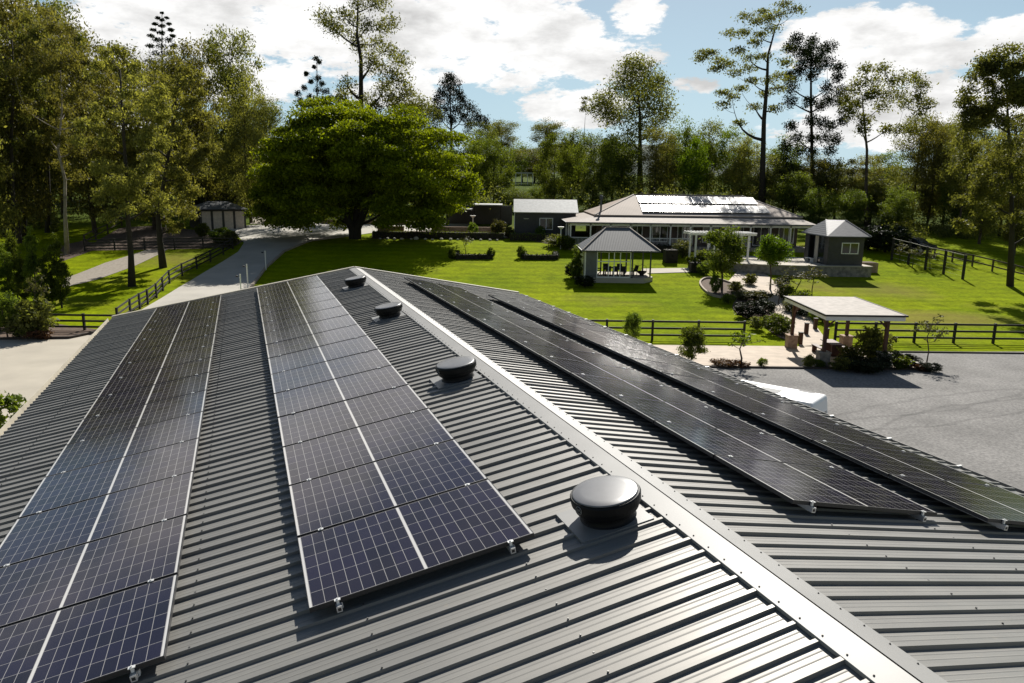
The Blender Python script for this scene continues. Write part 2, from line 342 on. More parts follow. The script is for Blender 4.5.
ORD = ['first', 'second', 'third', 'fourth', 'fifth', 'sixth', 'seventh', 'eighth', 'ninth', 'tenth', 'eleventh', 'twelfth', 'thirteenth', 'fourteenth', 'fifteenth', 'sixteenth', 'seventeenth', 'eighteenth', 'nineteenth', 'twentieth'] + ['%dth' % i if i % 10 not in (1, 2, 3) else '%d%s' % (i, {1: 'st', 2: 'nd', 3: 'rd'}[i % 10]) for i in range(21, 60)]

# ------------------------------------------------------------------ the ground and its sheets
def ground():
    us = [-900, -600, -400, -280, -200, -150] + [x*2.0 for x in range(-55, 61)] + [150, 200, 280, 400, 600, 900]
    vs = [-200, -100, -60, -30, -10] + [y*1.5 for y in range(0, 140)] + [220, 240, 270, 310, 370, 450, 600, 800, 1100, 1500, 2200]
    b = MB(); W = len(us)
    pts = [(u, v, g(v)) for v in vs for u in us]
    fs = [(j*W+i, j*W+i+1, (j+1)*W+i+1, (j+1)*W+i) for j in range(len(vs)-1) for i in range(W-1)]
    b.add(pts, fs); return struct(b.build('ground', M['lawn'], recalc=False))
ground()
def sheet(name, pts, m, lift, step=1.5):
    """a flat-lying surface draped over the terrain; pts are (u, v)"""
    bm = bmesh.new(); vs = [bm.verts.new((p[0], p[1], 0)) for p in pts]; bm.faces.new(vs)
    for ax in (0, 1):
        lo = min(p[ax] for p in pts); hi = max(p[ax] for p in pts); k = math.ceil(lo/step)*step + .01
        if ax == 0: st = 6.0; k = math.ceil(lo/st)*st + .01
        else: st = step
        while k < hi:
            bmesh.ops.bisect_plane(bm, geom=bm.verts[:]+bm.edges[:]+bm.faces[:], plane_co=(k, 0, 0) if ax == 0 else (0, k, 0), plane_no=(1, 0, 0) if ax == 0 else (0, 1, 0)); k += st
    for v in bm.verts: v.co.z = g(v.co.y) + lift
    bmesh.ops.recalc_face_normals(bm, faces=bm.faces)
    for f in bm.faces:
        if f.normal.z < 0: f.normal_flip()
    me = bpy.data.meshes.new(name); bm.to_mesh(me); bm.free(); me.materials.append(m)
    o = bpy.data.objects.new(name, me); C.objects.link(o); return struct(o)
def P(*pp): return [tuple(at(x, y).xy) for x, y in pp]
def smooth_poly(pts, n=4):
    out = []; N_ = len(pts)
    for i in range(N_):
        p0, p1, p2, p3 = [Vector(pts[(i+k-1) % N_][:2]) for k in range(4)]
        for j in range(n):
            t = j/n
            q = .5*((2*p1) + (-p0+p2)*t + (2*p0-5*p1+4*p2-p3)*t*t + (-p0+3*p1-3*p2+p3)*t**3)
            out.append((q.x, q.y))
    return out
DL = P((120, 322), (150, 305), (178, 288), (205, 272), (238, 252), (244, 243), (236, 234), (205, 231))
DT = P((203, 229), (248, 225.5), (300, 223), (360, 222), (425, 222), (470, 224))
DR = P((470, 228.5), (420, 231), (372, 233), (345, 237), (312, 241), (284, 252), (266, 268), (254, 284), (247, 294), (240, 305), (225, 322))
sheet('driveway', DL+DT+DR, M['drive'], .03)
sheet('concrete_yard', [(-60, -20), (-60, 48.3)] + P((0, 339), (70, 338), (98, 333)) + [(-22.5, 46.5), (-16, 44), (-12, 30), (-4, -20)], M['concrete'], .03)
GV = [(9.5, -20), (9.5, 20), (4, 42.0), (11.5, 41.6)] 
sheet('gravel_yard', [(60, -20), (60, 46.0)] + P((1024, 352)) + P((940, 352)) + [(24.2, 46.0), (24.2, 41.4), (0, 41.4), (0, 20), (4, -20)], M['gravel'], .03)
sheet('footpath', [(1.5, 41.45), (24.2, 41.45), (22.8, 43.6), (22.4, 47.4), (1.5, 47.4)], M['paving'], .045)
sheet('track', P((62, 288), (64, 279), (105, 263), (150, 249), (172, 247), (160, 254), (135, 266), (96, 280)), M['pathgravel'], .03)
sheet('bare_earth', P((60, 262), (100, 248), (86, 240), (60, 246)), M['mulch'], .02)
sheet('mulch_bed', P((84, 251), (200, 249), (236, 246), (244, 241), (205, 231), (150, 226), (120, 228)), M['mulch'], .035)
sheet('mulch_bed', P((250, 224), (252, 213), (300, 212), (305, 223)), M['pathgravel'], .035)
sheet('mulch_bed', P((372, 239.5), (372, 232.5), (420, 231), (525, 231), (560, 240), (575, 246), (560, 246), (520, 239), (450, 238)), M['mulch'], .035)
sheet('mulch_bed', P((0, 339), (0, 322), (60, 325), (98, 330), (70, 338)), M['mulch'], .05)
sheet('mulch_bed', smooth_poly(P((700, 285), (706, 279), (722, 281), (740, 288), (750, 296), (735, 299), (712, 296))), M['mulch'], .04)
sheet('mulch_bed', smooth_poly(P((733, 310), (742, 296), (775, 291), (800, 305), (808, 322), (800, 340), (782, 339), (760, 325))), M['mulch'], .04)
sheet('garden_path', P((727, 283), (742, 266), (768, 276), (785, 292), (808, 315), (830, 345), (800, 347), (787, 322), (760, 300)), M['paving'], .055)
sheet('patio', P((640, 274), (642, 269), (706, 268), (708, 272)), M['concrete'], .05)
sheet('terrace', P((620, 252), (622, 247), (700, 247), (705, 252)), M['mulch'], .03)
# kerbs
k = MB(); k.box(1.5, 24.0, 41.25, 41.43, -.02, .13); struct(k.build('kerb', M['kerb']))
k = MB(); k.beam((24.25, 46.02, .05), (60, 46.02, .05), .14, .14); struct(k.build('kerb', M['kerb']))
k = MB(); q = [at(*p) for p in ((345, 237), (312, 241), (284, 252), (266, 268), (254, 284), (247, 294))]
for a, b in zip(q, q[1:]): k.beam(a+Vector((0, 0, .08)), b+Vector((0, 0, .08)), .22, .2)
struct(k.build('kerb', M['lightkerb']))
k = MB(); q = [Vector((p[0], p[1], g(p[1])+.1)) for p in smooth_poly(P((700, 285), (706, 279), (722, 281), (740, 288), (750, 296), (735, 299), (712, 296)))]
for a, b in zip(q, q[1:]+q[:1]): k.beam(a, b, .16, .2)
struct(k.build('kerb', M['lightkerb']))
k = MB()
for a, b in (((0, 340), (70, 339)), ((70, 339), (98, 333))):
    k.beam(at(*a)+Vector((0, 0, .08)), at(*b)+Vector((0, 0, .08)), .16, .2)
struct(k.build('kerb', M['kerb']))
# distant hills
def hills():
    b = MB(); rr = random.Random(3); n = 90; vs = []; 
    for j, v in enumerate((900, 1000, 1120, 1260)):
        for i in range(n):
            u = -1500 + 3000*i/(n-1)
            h = 12 + (0, 30, 46, 20)[j]*(0.75+.35*math.sin(u*.004+1.1)+.2*math.sin(u*.011)) + rr.uniform(-2, 2)
            if j == 0: h = 8
            vs.append((u, v, h))
    b.add(vs, [(j*n+i, j*n+i+1, (j+1)*n+i+1, (j+1)*n+i) for j in range(3) for i in range(n-1)])
    return struct(b.build('hills', mat('far_hill', (.05, .075, .06), rough=1, var=.3, scale=.05), smooth=True))
hills()

# ------------------------------------------------------------------ the barn the drone hovers over
YAW, TH = .3458, .1798
RIDGE_Z = CAM_H - 2.5293
BM = Matrix.Translation((3.1805*math.cos(YAW), 3.1805*math.sin(YAW), RIDGE_Z)) @ Matrix.Rotation(YAW, 4, 'Z')
Y0, Y1, SL, SR = -5.0, 23.12, 6.86, 5.46
barn = thing('barn', 'long barn with ribbed grey steel gable roof filling the foreground', 'barn')
barn.matrix_world = BM @ Matrix.Translation((0, 0, -RIDGE_Z))
def slope(side, s, y, h=0):          # barn frame, ridge at z = RIDGE_Z
    return Vector((side*(s*math.cos(TH) + h*math.sin(TH)), y, RIDGE_Z - s*math.sin(TH) + h*math.cos(TH)))
PER = .19; RIB0 = 2.8495 - PER*60
def roof_sheet(side, smax, name):
    prof = []; y = RIB0
    while y < Y1:
        if y > Y0:
            lap = round((y-RIB0)/PER) % 4 == 0; hh = .0275 if lap else .0215; ww = .003 if lap else 0
            prof += [(y-.019-ww, 0), (y-.014-ww, hh), (y+.014, hh), (y+.021, 0), (y+.070, 0), (y+.078, .0018), (y+.086, 0), (y+.118, 0), (y+.126, .0018), (y+.134, 0)]
        y += PER
    prof = [p for p in prof if Y0 < p[0] < Y1]
    b = MB(); vs = []
    for s in (.06, smax*.25, smax*.5, smax*.75, smax):
        for (yy, h) in prof: vs.append(slope(side, s, yy, h))
    n = len(prof)
    b.add(vs, [(j*n+i, j*n+i+1, (j+1)*n+i+1, (j+1)*n+i) for j in range(4) for i in range(n-1)])
    o = b.build(name, M['roof'], barn)
    md = o.modifiers.new('thick', 'SOLIDIFY'); md.thickness = .002; md.offset = -1
    return o
roof_sheet(-1, SL, 'roof'); roof_sheet(1, SR, 'roof')
# ridge cap with down-turned lips
b = MB()
for side in (-1, 1):
    pr = [(0, .038), (.182, .031), (.186, .025), (.186, .004)]
    vs = [slope(side, s, y, h) for y in (Y0, Y1+.02) for s, h in pr] 
    n = len(pr); b.add(vs, [(i, i+1, n+i+1, n+i) for i in range(n-1)])
cap = b.build('ridge_cap', M['cap'], barn)
md = cap.modifiers.new('thick', 'SOLIDIFY'); md.thickness = .0015
# screws on the cap: the nearest one by one, the rest together
scr = MB(); scr.lathe([(.007, 0), (.007, .003), (.004, .0035), (.004, .007), (.001, .007)], n=6)
sp = []
y = RIB0
while y < Y1:
    for side in (-1, 1):
        if y > 1.5: sp.append((y, slope(side, .150, y, .0325)))
    y += PER
sp.sort(key=lambda t: t[0]); first = None
for y, p in sp[:100]:
    if first is None: o = scr.build('roof_screw', M['screw'], barn); first = o
    else: o = first.copy(); C.objects.link(o); o.parent = barn
    o.location = p; o.rotation_euler = (0, (TH if p.x > 0 else -TH), 0)
b = MB()
for y, p in sp[100:]: b.lathe([(.009, 0), (.009, .004), (.005, .008)], p, 5)
for row in (1.35, 2.55, 3.75, 4.95, 6.2):
    for side in (-1, 1):
        if row > (SL if side < 0 else SR): continue
        y = RIB0
        while y < Y1:
            if y > 2: b.lathe([(.007, 0), (.007, .008)], slope(side, row, y, .023), 5)
            y += PER
o = b.build('roof_screw', M['screw'], barn); o['kind'] = 'stuff'
# barge flashing at the far gable, gutters, walls
b = MB()
for side, smax in ((-1, SL), (1, SR)):
    a, c = slope(side, 0, Y1+.05, .015), slope(side, smax, Y1+.05, .015)
    b.beam(a, c, .14, .09)
b.build('barge_flashing', M['cream'], barn)
for side, smax, mm in ((-1, SL, M['cream']), (1, SR, M['roof'])):
    b = MB(); e = slope(side, smax, 0)
    x0 = e.x; sg = side
    pr = [(-.02, -.02), (-.02, -.13), (.10, -.13), (.125, -.01), (.118, -.01), (.095, -.122), (-.012, -.122), (-.012, -.02)]
    vs = [(x0+sg*px, y, e.z+pz) for y in (Y0, Y1+.1) for px, pz in pr]; n = len(pr)
    b.add(vs, [(i, (i+1) % n, n+(i+1) % n, n+i) for i in range(n)] + [list(range(n)), list(range(n, 2*n))])
    b.build('gutter', mm, barn)
if True:
    b = MB(); e = slope(1, SR, 0); y = 1.0
    while y < Y1:
        b.box(e.x+.05, e.x+.135, y-.015, y+.015, e.z-.02, e.z+.004); y += 1.14
    b.build('gutter_bracket', M['clamp'], barn)
xl, xr = -SL*math.cos(TH)+.25, SR*math.cos(TH)-.25
zl, zr = RIDGE_Z-(SL*math.sin(TH))-.02, RIDGE_Z-(SR*math.sin(TH))-.02
for nm, x0, x1, y0, y1, zt in (('wall', xl, xl+.1, Y0+.1, Y1-.1, zl), ('wall', xr-.1, xr, Y0+.1, Y1-.1, zr)):
    b = MB(); b.box(x0, x1, y0, y1, 0, zt-.02); b.build(nm, M['barnwall'], barn)
b = MB()
ys = (Y1-.25, Y1-.1)
vs = [(x, y, z) for y in ys for x, z in ((xl+.1, 0), (xr-.1, 0), (xr-.1, zr-.03), (0, RIDGE_Z-.06), (xl+.1, zl-.03))]
b.add(vs, [(0, 1, 2, 3, 4), (5, 6, 7, 8, 9)] + [(i, (i+1) % 5, 5+(i+1) % 5, 5+i) for i in range(5)])
b.build('gable_wall', M['barnwall'], barn)

# a few dry leaves and droppings blown onto the sheets
def litter(side, s, y, i, lab):
    b = MB(); r_ = random.Random(i)
    b.add([(-.018, 0, .002), (0, -.009, .008), (.02, 0, .003), (0, .010, .007)], [(0, 1, 2), (0, 2, 3)])
    o = b.build('dry_leaf', M['bark']); o.matrix_world = BM @ Matrix.Translation(slope(side, s, y, .003)-Vector((0, 0, RIDGE_Z))) @ Matrix.Rotation(-side*-TH, 4, 'Y') @ Matrix.Rotation(r_.random()*6, 4, 'Z')
    tag(o, lab, 'leaf')
litter(-1, 1.63, 3.1, 1, 'small brown leaf lying on the roof pan left of the ridge near the bottom')
litter(-1, 2.37, 4.0, 2, 'small brown leaf lying on the roof below the middle solar array')

# solar panels
PW, PH, PT = 1.722, 1.134, .035
def panel_proto():
    b = MB(); W, H = PW/2, PH/2; f = .005
    for sx in (-1, 1): b.box(min(sx*W, sx*(W-f)), max(sx*W, sx*(W-f)), -H, H, -PT, 0, 0)
    for sy in (-1, 1): b.box(-W+f, W-f, min(sy*H, sy*(H-f)), max(sy*H, sy*(H-f)), -PT, 0, 0)
    fr = b.build('frame', [M['blackalu'], M['alu']])
    b = MB(); b.box(-W+f, W-f, -H+f, H-f, -.007, -.002)
    gl = b.build('glass', M['cells'])
    uv = gl.data.uv_layers.new(name='UVMap')
    for l in gl.data.loops:
        co = gl.data.vertices[l.vertex_index].co; uv.data[l.index].uv = (co.x, co.y)
    cl = MB(); cl.box(-.022, .022, -.016, .014, .0005, .006); cl.box(-.010, .010, -.008, .008, -.034, .0005)
    cl.lathe([(.008, .007), (.008, .013)], n=8)
    c0 = cl.build('clamp', M['clamp'])
    return fr, gl, c0
PFR, PGL, PCL = panel_proto()
for o in (PFR, PGL, PCL): C.objects.unlink(o)
arrays = [  # side, upslope edge, first y, count, lift, name of the array
    (-1, 3.872, 4.95, 15, .13, 'leftmost array'),
    (-1, 1.194, 4.95, 15, .13, 'array beside the roof vents'),
    (1, 1.076, 4.76, 14, .125, 'array just right of the ridge'),
    (1, 3.17, 4.54, 13, .125, 'rightmost array')]
pitch = 1.1545
for ai, (side, s0, ya, cnt, lift, nm) in enumerate(arrays):
    rr = random.Random(ai+5); step_ = 1.161 if side < 0 else 1.158
    for i in range(cnt):
        yc = ya + step_*i + PH/2
        c = slope(side, s0+PW/2, yc, lift)
        w = 'nearest' if i == 0 else ('farthest' if i == cnt-1 else ORD[i] + ' nearest')
        pn = thing('solar_panel', 'dark solar panel, %s to the camera in the %s' % (w, nm), 'solar panel', group='solar panels on the barn roof')
        pn.matrix_world = BM @ Matrix.Translation(c - Vector((0, 0, RIDGE_Z))) @ Matrix.Rotation(side*TH + (.028 if side > 0 else 0), 4, 'Y') @ Matrix.Rotation(rr.gauss(0, .0022), 4, 'X') @ Matrix.Rotation(rr.gauss(0, .0018), 4, 'Y')
        for src in (PFR, PGL):
            o = src.copy(); C.objects.link(o); o.parent = pn
        for sx in (-1, 1):
            o = PCL.copy(); C.objects.link(o); o.parent = pn; o.location = (sx*(PW/2-.19*1.05), -PH/2-.012, 0)
    for k_, off in enumerate((.19*1.05, PW-.19*1.05)):
        b = MB(); L_ = step_*cnt + .12
        b.box(-.02, .02, -.05, L_, -.045, 0, 0)
        b.box(-.012, .012, -.0515, -.0505, -.035, -.012, 1)
        rl = b.build('rail', [M['alu'], M['blackalu']])
        root = thing('mounting_rail', 'aluminium mounting rail under the %s edge of the %s' % (('right' if side < 0 else 'left') if k_ == 0 else ('left' if side < 0 else 'right'), nm), 'rail', group='mounting rails under the panels')
        c = slope(side, s0+off, ya, lift-PT-.001 - ((off-PW/2)*.028 if side > 0 else 0))
        root.matrix_world = BM @ Matrix.Translation(c - Vector((0, 0, RIDGE_Z))) @ Matrix.Rotation(side*TH, 4, 'Y')
        rl.parent = root
        ft = MB(); ft.box(.022, .030, -.02, .02, -.0475, -.005); ft.box(-.012, .022, -.02, .02, -.0505, -.0465)
        fo = None; yy = .02
        while yy < L_:
            if fo is None: fo = ft.build('rail_foot', M['clamp'], root); o = fo
            else: o = fo.copy(); C.objects.link(o); o.parent = root
            o.location = (0, yy, 0); yy += 1.33

# roof vents
for i, (sx, yy, lab) in enumerate(((-.53, 5.02, 'nearest round black roof vent, with a pale emblem on its band'), (-.50, 9.62, 'second nearest round black roof vent with a sky-blue reflection on its lid'),
                               (-.48, 14.75, 'third nearest round black roof vent along the ridge'), (-.47, 19.45, 'farthest round black roof vent near the gable end'))):
    t = thing('roof_vent', lab, 'roof vent', group='round vents along the ridge')
    t.matrix_world = BM @ Matrix.Translation(slope(-1, -sx, yy, 0)-Vector((0, 0, RIDGE_Z))) @ Matrix.Rotation(-TH, 4, 'Y') @ Matrix.Diagonal((1.02, 1.02, .86, 1))
    b = MB(); b.box(-.34, .27, -.25, .27, .031, .035); b.box(-.34, -.336, -.25, .27, .004, .031); b.box(-.336, .27, -.25, -.246, .006, .031); b.build('flashing_plate', M['flash'], t)
    b = MB(); b.lathe([(.225, .036), (.215, .05), (.21, .075), (.21, .13)], n=40); b.build('throat', M['ventblack'], t, smooth=False)
    b = MB(); b.lathe([(.20, .110), (.235, .115), (.252, .135), (.262, .19), (.276, .20), (.280, .268), (.272, .282), (.1, .284)], n=48); b.build('hood', M['ventblack'], t)
    b = MB(); b.lathe([(.262, .2845), (.262, .291), (.25, .297), (.18, .303), (.08, .306), (.001, .307)], n=48); b.build('lid', M['ventlid'], t, smooth=True)
    a0 = R(-164); pr = Vector((math.cos(a0), math.sin(a0), 0)); tg = Vector((-math.sin(a0), math.cos(a0), 0)); cc = pr*.279 + Vector((0, 0, .232))
    b = MB(); n = 20
    b.tube([cc + tg*math.cos(2*math.pi*k/n)*.032 + Vector((0, 0, 1))*math.sin(2*math.pi*k/n)*.036 + pr*.002 for k in range(n+1)], [.0028]*(n+1), 4)
    b.tube([cc + tg*x*.03 + Vector((0, 0, z*.03)) + pr*.003 for x, z in ((-.7, -.5), (-.3, .5), (0, -.3), (.3, .5), (.7, -.5))], [.0028]*5, 4)
    b.build('emblem', M['emblem'], t)

# ------------------------------------------------------------------ buildings
def hip(u0, u1, v0, v1, ze, ru0, ru1, rv0, rv1, zr, th=.12):
    b = MB()
    A = [(u0, v0, ze), (u1, v0, ze), (u1, v1, ze), (u0, v1, ze), (ru0, rv0, zr), (ru1, rv1, zr)]
    B_ = [(x, y, z-th) for x, y, z in A[:4]]
    b.add(A+B_, [(0, 1, 5, 4), (1, 2, 5), (2, 3, 4, 5), (3, 0, 4), (0, 6, 7, 1), (1, 7, 8, 2), (2, 8, 9, 3), (3, 9, 6, 0), (9, 8, 7, 6)])
    return b
def ridges(b, A, B_, w=.14, h=.06): b.beam(A, B_, w, h)
def window(parent, u, v, z, w, h, axis='x', panes=2, name='window', fm=None):
    """frame with a pane behind its face; axis x faces -v, axis y faces -u"""
    def bx(bb, a0, a1, d0, d1, z0, z1):
        if axis == 'x': bb.box(u+a0, u+a1, v+d0, v+d1, z0, z1)
        else: bb.box(u+d0, u+d1, v+a0, v+a1, z0, z1)
    f = MB(); t = .09
    bx(f, -w/2, w/2, -.06, .02, z+h-t, z+h); bx(f, -w/2, w/2, -.06, .02, z, z+t)
    for k in range(panes+1):
        x = -w/2 + (w-t)*k/panes; bx(f, x, x+t, -.055, .02, z+t, z+h-t)
    fo = f.build(name, fm or M['white'], parent)
    p = MB(); bx(p, -w/2+.02, w/2-.02, -.025, .005, z+.02, z+h-.02); p.build('pane', M['glass'], fo)
    return fo

# main house
FZ = 3.25
H = thing('house', 'wide single-storey house with white veranda posts and pale hipped metal roof', 'house')
def hb(name, m, b, par=H, **k): return b.build(name, m, par, **k)
b = MB(); b.box(10.0, 34.3, 91, 104, 2.0, 6.6); hb('wall', M['housewall'], b)
b = MB(); b.box(6.5, 35.0, 88.1, 105, 2.0, FZ); hb('veranda_floor', M['stone'], b)
b = hip(9.7, 34.6, 90.6, 104.4, 6.78, 15.4, 29.2, 97.5, 97.5, 9.15, .14); hb('roof', M['houseroof'], b)
b = MB(); b.beam((9.7, 90.6, 6.79), (15.4, 97.5, 9.17), .22, .07); b.beam((34.6, 90.6, 6.79), (29.2, 97.5, 9.17), .22, .07); b.beam((15.4, 97.5, 9.19), (29.2, 97.5, 9.19), .22, .07)
hb('ridge_capping', M['verroof'], b)
b = MB()   # veranda skirt roof
O = [(6.2, 87.8, 6.02), (35.3, 87.8, 6.02), (35.3, 106, 6.02), (6.2, 106, 6.02)]; I = [(9.9, 90.8, 6.6), (34.4, 90.8, 6.6), (34.4, 104.2, 6.6), (9.9, 104.2, 6.6)]
b.add(O+I, [(i, (i+1) % 4, 4+(i+1) % 4, 4+i) for i in range(4)])
o = hb('veranda_roof', M['verroof'], b); md = o.modifiers.new('t', 'SOLIDIFY'); md.thickness = .1; md.offset = -1
b = MB(); b.beam((6.2, 87.74, 5.93), (35.3, 87.74, 5.93), .1, .14); b.beam((6.14, 87.8, 5.93), (6.14, 106, 5.93), .1, .14); hb('gutter', M['darkroof'], b)
for k_ in range(13):
    x = 6.7 + k_*(34.8-6.7)/12
    b = MB(); b.box(x-.08, x+.08, 88.2, 88.36, FZ, 5.86); b.box(x-.13, x+.13, 88.15, 88.41, 5.55, 5.62); hb('veranda_post', M['white'], b)
for v in (91.5, 95.5, 99.5): b = MB(); b.box(6.62, 6.78, v, v+.16, FZ, 5.9); hb('veranda_post', M['white'], b)
b = MB(); b.box(6.8, 34.7, 88.2, 88.34, 5.60, 5.84); hb('veranda_beam', M['white'], b)
b = MB()
for a, c in ((6.7, 21.0), (26.0, 27.5)):
    b.box(a, c, 88.25, 88.31, FZ+.92, FZ+1.0); b.box(a, c, 88.25, 88.31, FZ+.12, FZ+.18)
    x = a
    while x < c: b.box(x, x+.03, 88.265, 88.295, FZ+.18, FZ+.92); x += .16
hb('balustrade', M['white'], b)
for k_ in range(8):
    window(H, 11.6+k_*3.05, 90.98, FZ+.35 if k_ % 3 else FZ+.05, 1.9, 2.1 if k_ % 3 else 2.4, panes=3 if k_ % 2 else 2, name='window' if k_ % 3 else 'glass_door')
b = MB(); b.lathe([(.12, 6.6), (.12, 8.6), (.22, 8.62), (.22, 8.95), (.05, 9.1)], (10.6, 92.0, 0), 12); hb('flue', M['darkroof'], b)
b = MB(); b.box(30.5, 32.6, 100.5, 103, 6.8, 8.5); hb('rear_dormer', M['whiteroof'], b)
# panels on its roof: two rows on the front slope
sl = math.atan2(9.15-6.78, 97.5-90.6)
for row, (d0, x0, x1, tiltup) in enumerate(((3.75, 15.6, 30.3, .25), (.7, 15.6, 31.0, .25))):
    n = 13; w = (x1-x0)/n
    for i in range(n):
        cx_ = x0 + w*(i+.5); v0 = 90.6 + d0*math.cos(sl); z0 = 6.78 + d0*math.sin(sl)
        t = thing('house_solar_panel', 'glaring solar panel on the house roof, %s row, %s from the left' % (('upper', 'lower')[row], ORD[i]), 'solar panel', (cx_, v0, z0+.17), 0, 'solar panels on the house roof')
        t.rotation_euler = (sl-R(1.5), 0, 0)
        b = MB(); b.box(-w/2+.01, w/2-.01, 0, 2.55, 0, .04); b.build('frame', M['alu'], t)
        b = MB(); b.box(-w/2+.04, w/2-.04, .03, 2.52, .035, .045); b.build('glass', M['glare'], t)

# small outbuilding left of the house
t = thing('cottage', 'small dark weatherboard cottage with white metal roof and white-framed window', 'cottage')
cu0, cu1, cv0, cv1 = .15, 8.0, 97, 103; cg = g(97)
b = MB(); b.box(cu0, cu1, cv0, cv1, cg-.6, 6.78); b.build('wall', M['darkwall'], t)
b = MB()
vs = [(cu0-.15, cv0-.3, 6.78), (cu1+.3, cv0-.3, 6.78), (cu1+.3, 100, 8.35), (cu0-.15, 100, 8.35), (cu0-.15, cv1+.3, 6.78), (cu1+.3, cv1+.3, 6.78)]
b.add(vs, [(0, 1, 2, 3), (3, 2, 5, 4)]); o = b.build('roof', M['whiteroof'], t); md = o.modifiers.new('t', 'SOLIDIFY'); md.thickness = .12
b = MB(); b.add([(cu0, cv0+.02, 6.75), (cu0, cv1-.02, 6.75), (cu0, 100, 8.2), (cu0+.1, cv0+.02, 6.75), (cu0+.1, cv1-.02, 6.75), (cu0+.1, 100, 8.2)], [(0, 1, 2), (3, 5, 4), (0, 2, 5, 3), (1, 4, 5, 2)]); b.build('gable', M['darkwall'], t)
window(t, 4.2, 96.96, cg+1.0, 1.75, 1.5, panes=2)
b = MB(); b.box(cu0-.06, cu0+.02, cv0-.05, cv0+.05, cg, 6.7); b.build('downpipe', M['white'], t)

# carport behind the hedge
t = thing('carport', 'dark open carport with thin white roof edge left of the cottage', 'carport')
b = MB(); b.box(-5.6, -1.6, 104, 110, 7.35, 7.5); b.build('roof', M['whiteroof'], t)
b = MB(); b.box(-9.8, -.2, 110, 110.2, 3.5, 7.2); b.build('wall', M['darkwall'], t)
for x in (-5.4, -1.8):
    b = MB(); b.box(x-.08, x+.08, 104.1, 104.26, 3.9, 7.35); b.build('post', M['blackwood'], t)
b = MB(); b.box(-9.6, -5.9, 105, 110, 6.6, 6.8); b.build('side_roof', M['darkroof'], t)

# garage with four doors
ga, gb = Vector((-41.0, 99.0, 0)), Vector((-36.3, 102.2, 0)); gd = (gb-ga).normalized(); gn = Vector((-gd.y, gd.x, 0)); GL = (gb-ga).length
gz = g(99.0)+.05
t = thing('garage', 'low dark garage with four beige roller doors beside the driveway', 'garage', (ga.x, ga.y, gz), math.atan2(gd.y, gd.x))
b = MB(); b.box(-.1, GL+.1, .1, 6.0, -.8, 2.75); b.build('wall', M['darkwall'], t)
b = MB(); b.add([(-.5, -.35, 2.75), (GL+.5, -.35, 2.75), (GL+.5, 6.3, 2.75), (-.5, 6.3, 2.75), (1.6, 3, 3.75), (GL-1.4, 3, 3.75)], [(0, 1, 5, 4), (1, 2, 5), (2, 3, 4, 5), (3, 0, 4), (3, 2, 1, 0)]); b.build('roof', M['darkroof'], t)
b = MB(); b.box(-.5, GL+.5, -.42, -.34, 2.62, 2.78); b.build('gutter', M['blackwood'], t)
for i in range(4):
    x0 = .05 + i*(GL)/4; b = MB(); b.box(x0+.1, x0+GL/4-.22, .03, .096, .02, 2.5); b.build('roller_door', M['rollerdoor'], t)
b = MB(); b.box(-.25, -.1, .1, 6, -.8, 2.6); b.build('side_panel', M['blackwood'], t)

# gazebo
GG = g(72); 
t = thing('gazebo', 'grey hip-roofed garden gazebo with windowed wall on a concrete slab', 'gazebo')
z0 = GG+.42; ze = 4.16
b = MB(); b.prism([(7.0, 71.2), (12.6, 71.2), (13.6, 72.3), (13.6, 76.8), (7.0, 76.8)], GG-.3, z0); b.build('slab', M['concrete'], t)
b = hip(6.55, 13.95, 70.9, 77.2, ze, 9.1, 11.4, 74.1, 74.1, 6.15, .1); b.build('roof', M['greyroof'], t)
b = MB()
for A, B_ in (((6.55, 70.9, ze+.02), (9.1, 74.1, 6.17)), ((13.95, 70.9, ze+.02), (11.4, 74.1, 6.17)), ((9.1, 74.1, 6.18), (11.4, 74.1, 6.18))): b.beam(A, B_, .12, .05)
b.build('ridge_capping', M['verroof'], t)
b = MB(); b.box(6.55, 13.95, 70.82, 70.9, ze-.14, ze+.0); b.box(6.47, 6.55, 70.82, 77.2, ze-.14, ze); b.build('gutter', M['darkroof'], t)
b = MB(); b.box(6.95, 8.0, 71.25, 71.35, z0-.6, ze-.1); b.build('wall', M['gazwall'], t)
b = MB(); b.box(6.85, 6.95, 71.25, 76.6, z0-.6, ze-.1); b.build('side_wall', M['white'], t)
b = MB(); b.box(8.0, 11.25, 71.25, 71.33, z0, z0+.12); b.box(8.0, 11.25, 71.25, 71.33, ze-.22, ze-.1)
for x in (8.0, 9.1, 9.62, 10.2, 11.17): b.box(x, x+.08, 71.245, 71.335, z0+.12, ze-.22)
b.box(8.08, 11.17, 71.255, 71.325, z0+1.52, z0+1.6); b.build('window_frame', M['white'], t)
for x, v in ((11.4, 71.3), (13.3, 72.2), (13.3, 76.5), (11.6, 76.5), (9.0, 76.5), (7.1, 76.5)):
    b = MB(); b.box(x-.07, x+.07, v-.07, v+.07, z0-(.2 if v < 72.5 and x > 13 else 0), ze-.1); b.build('post', M['darkroof'], t)
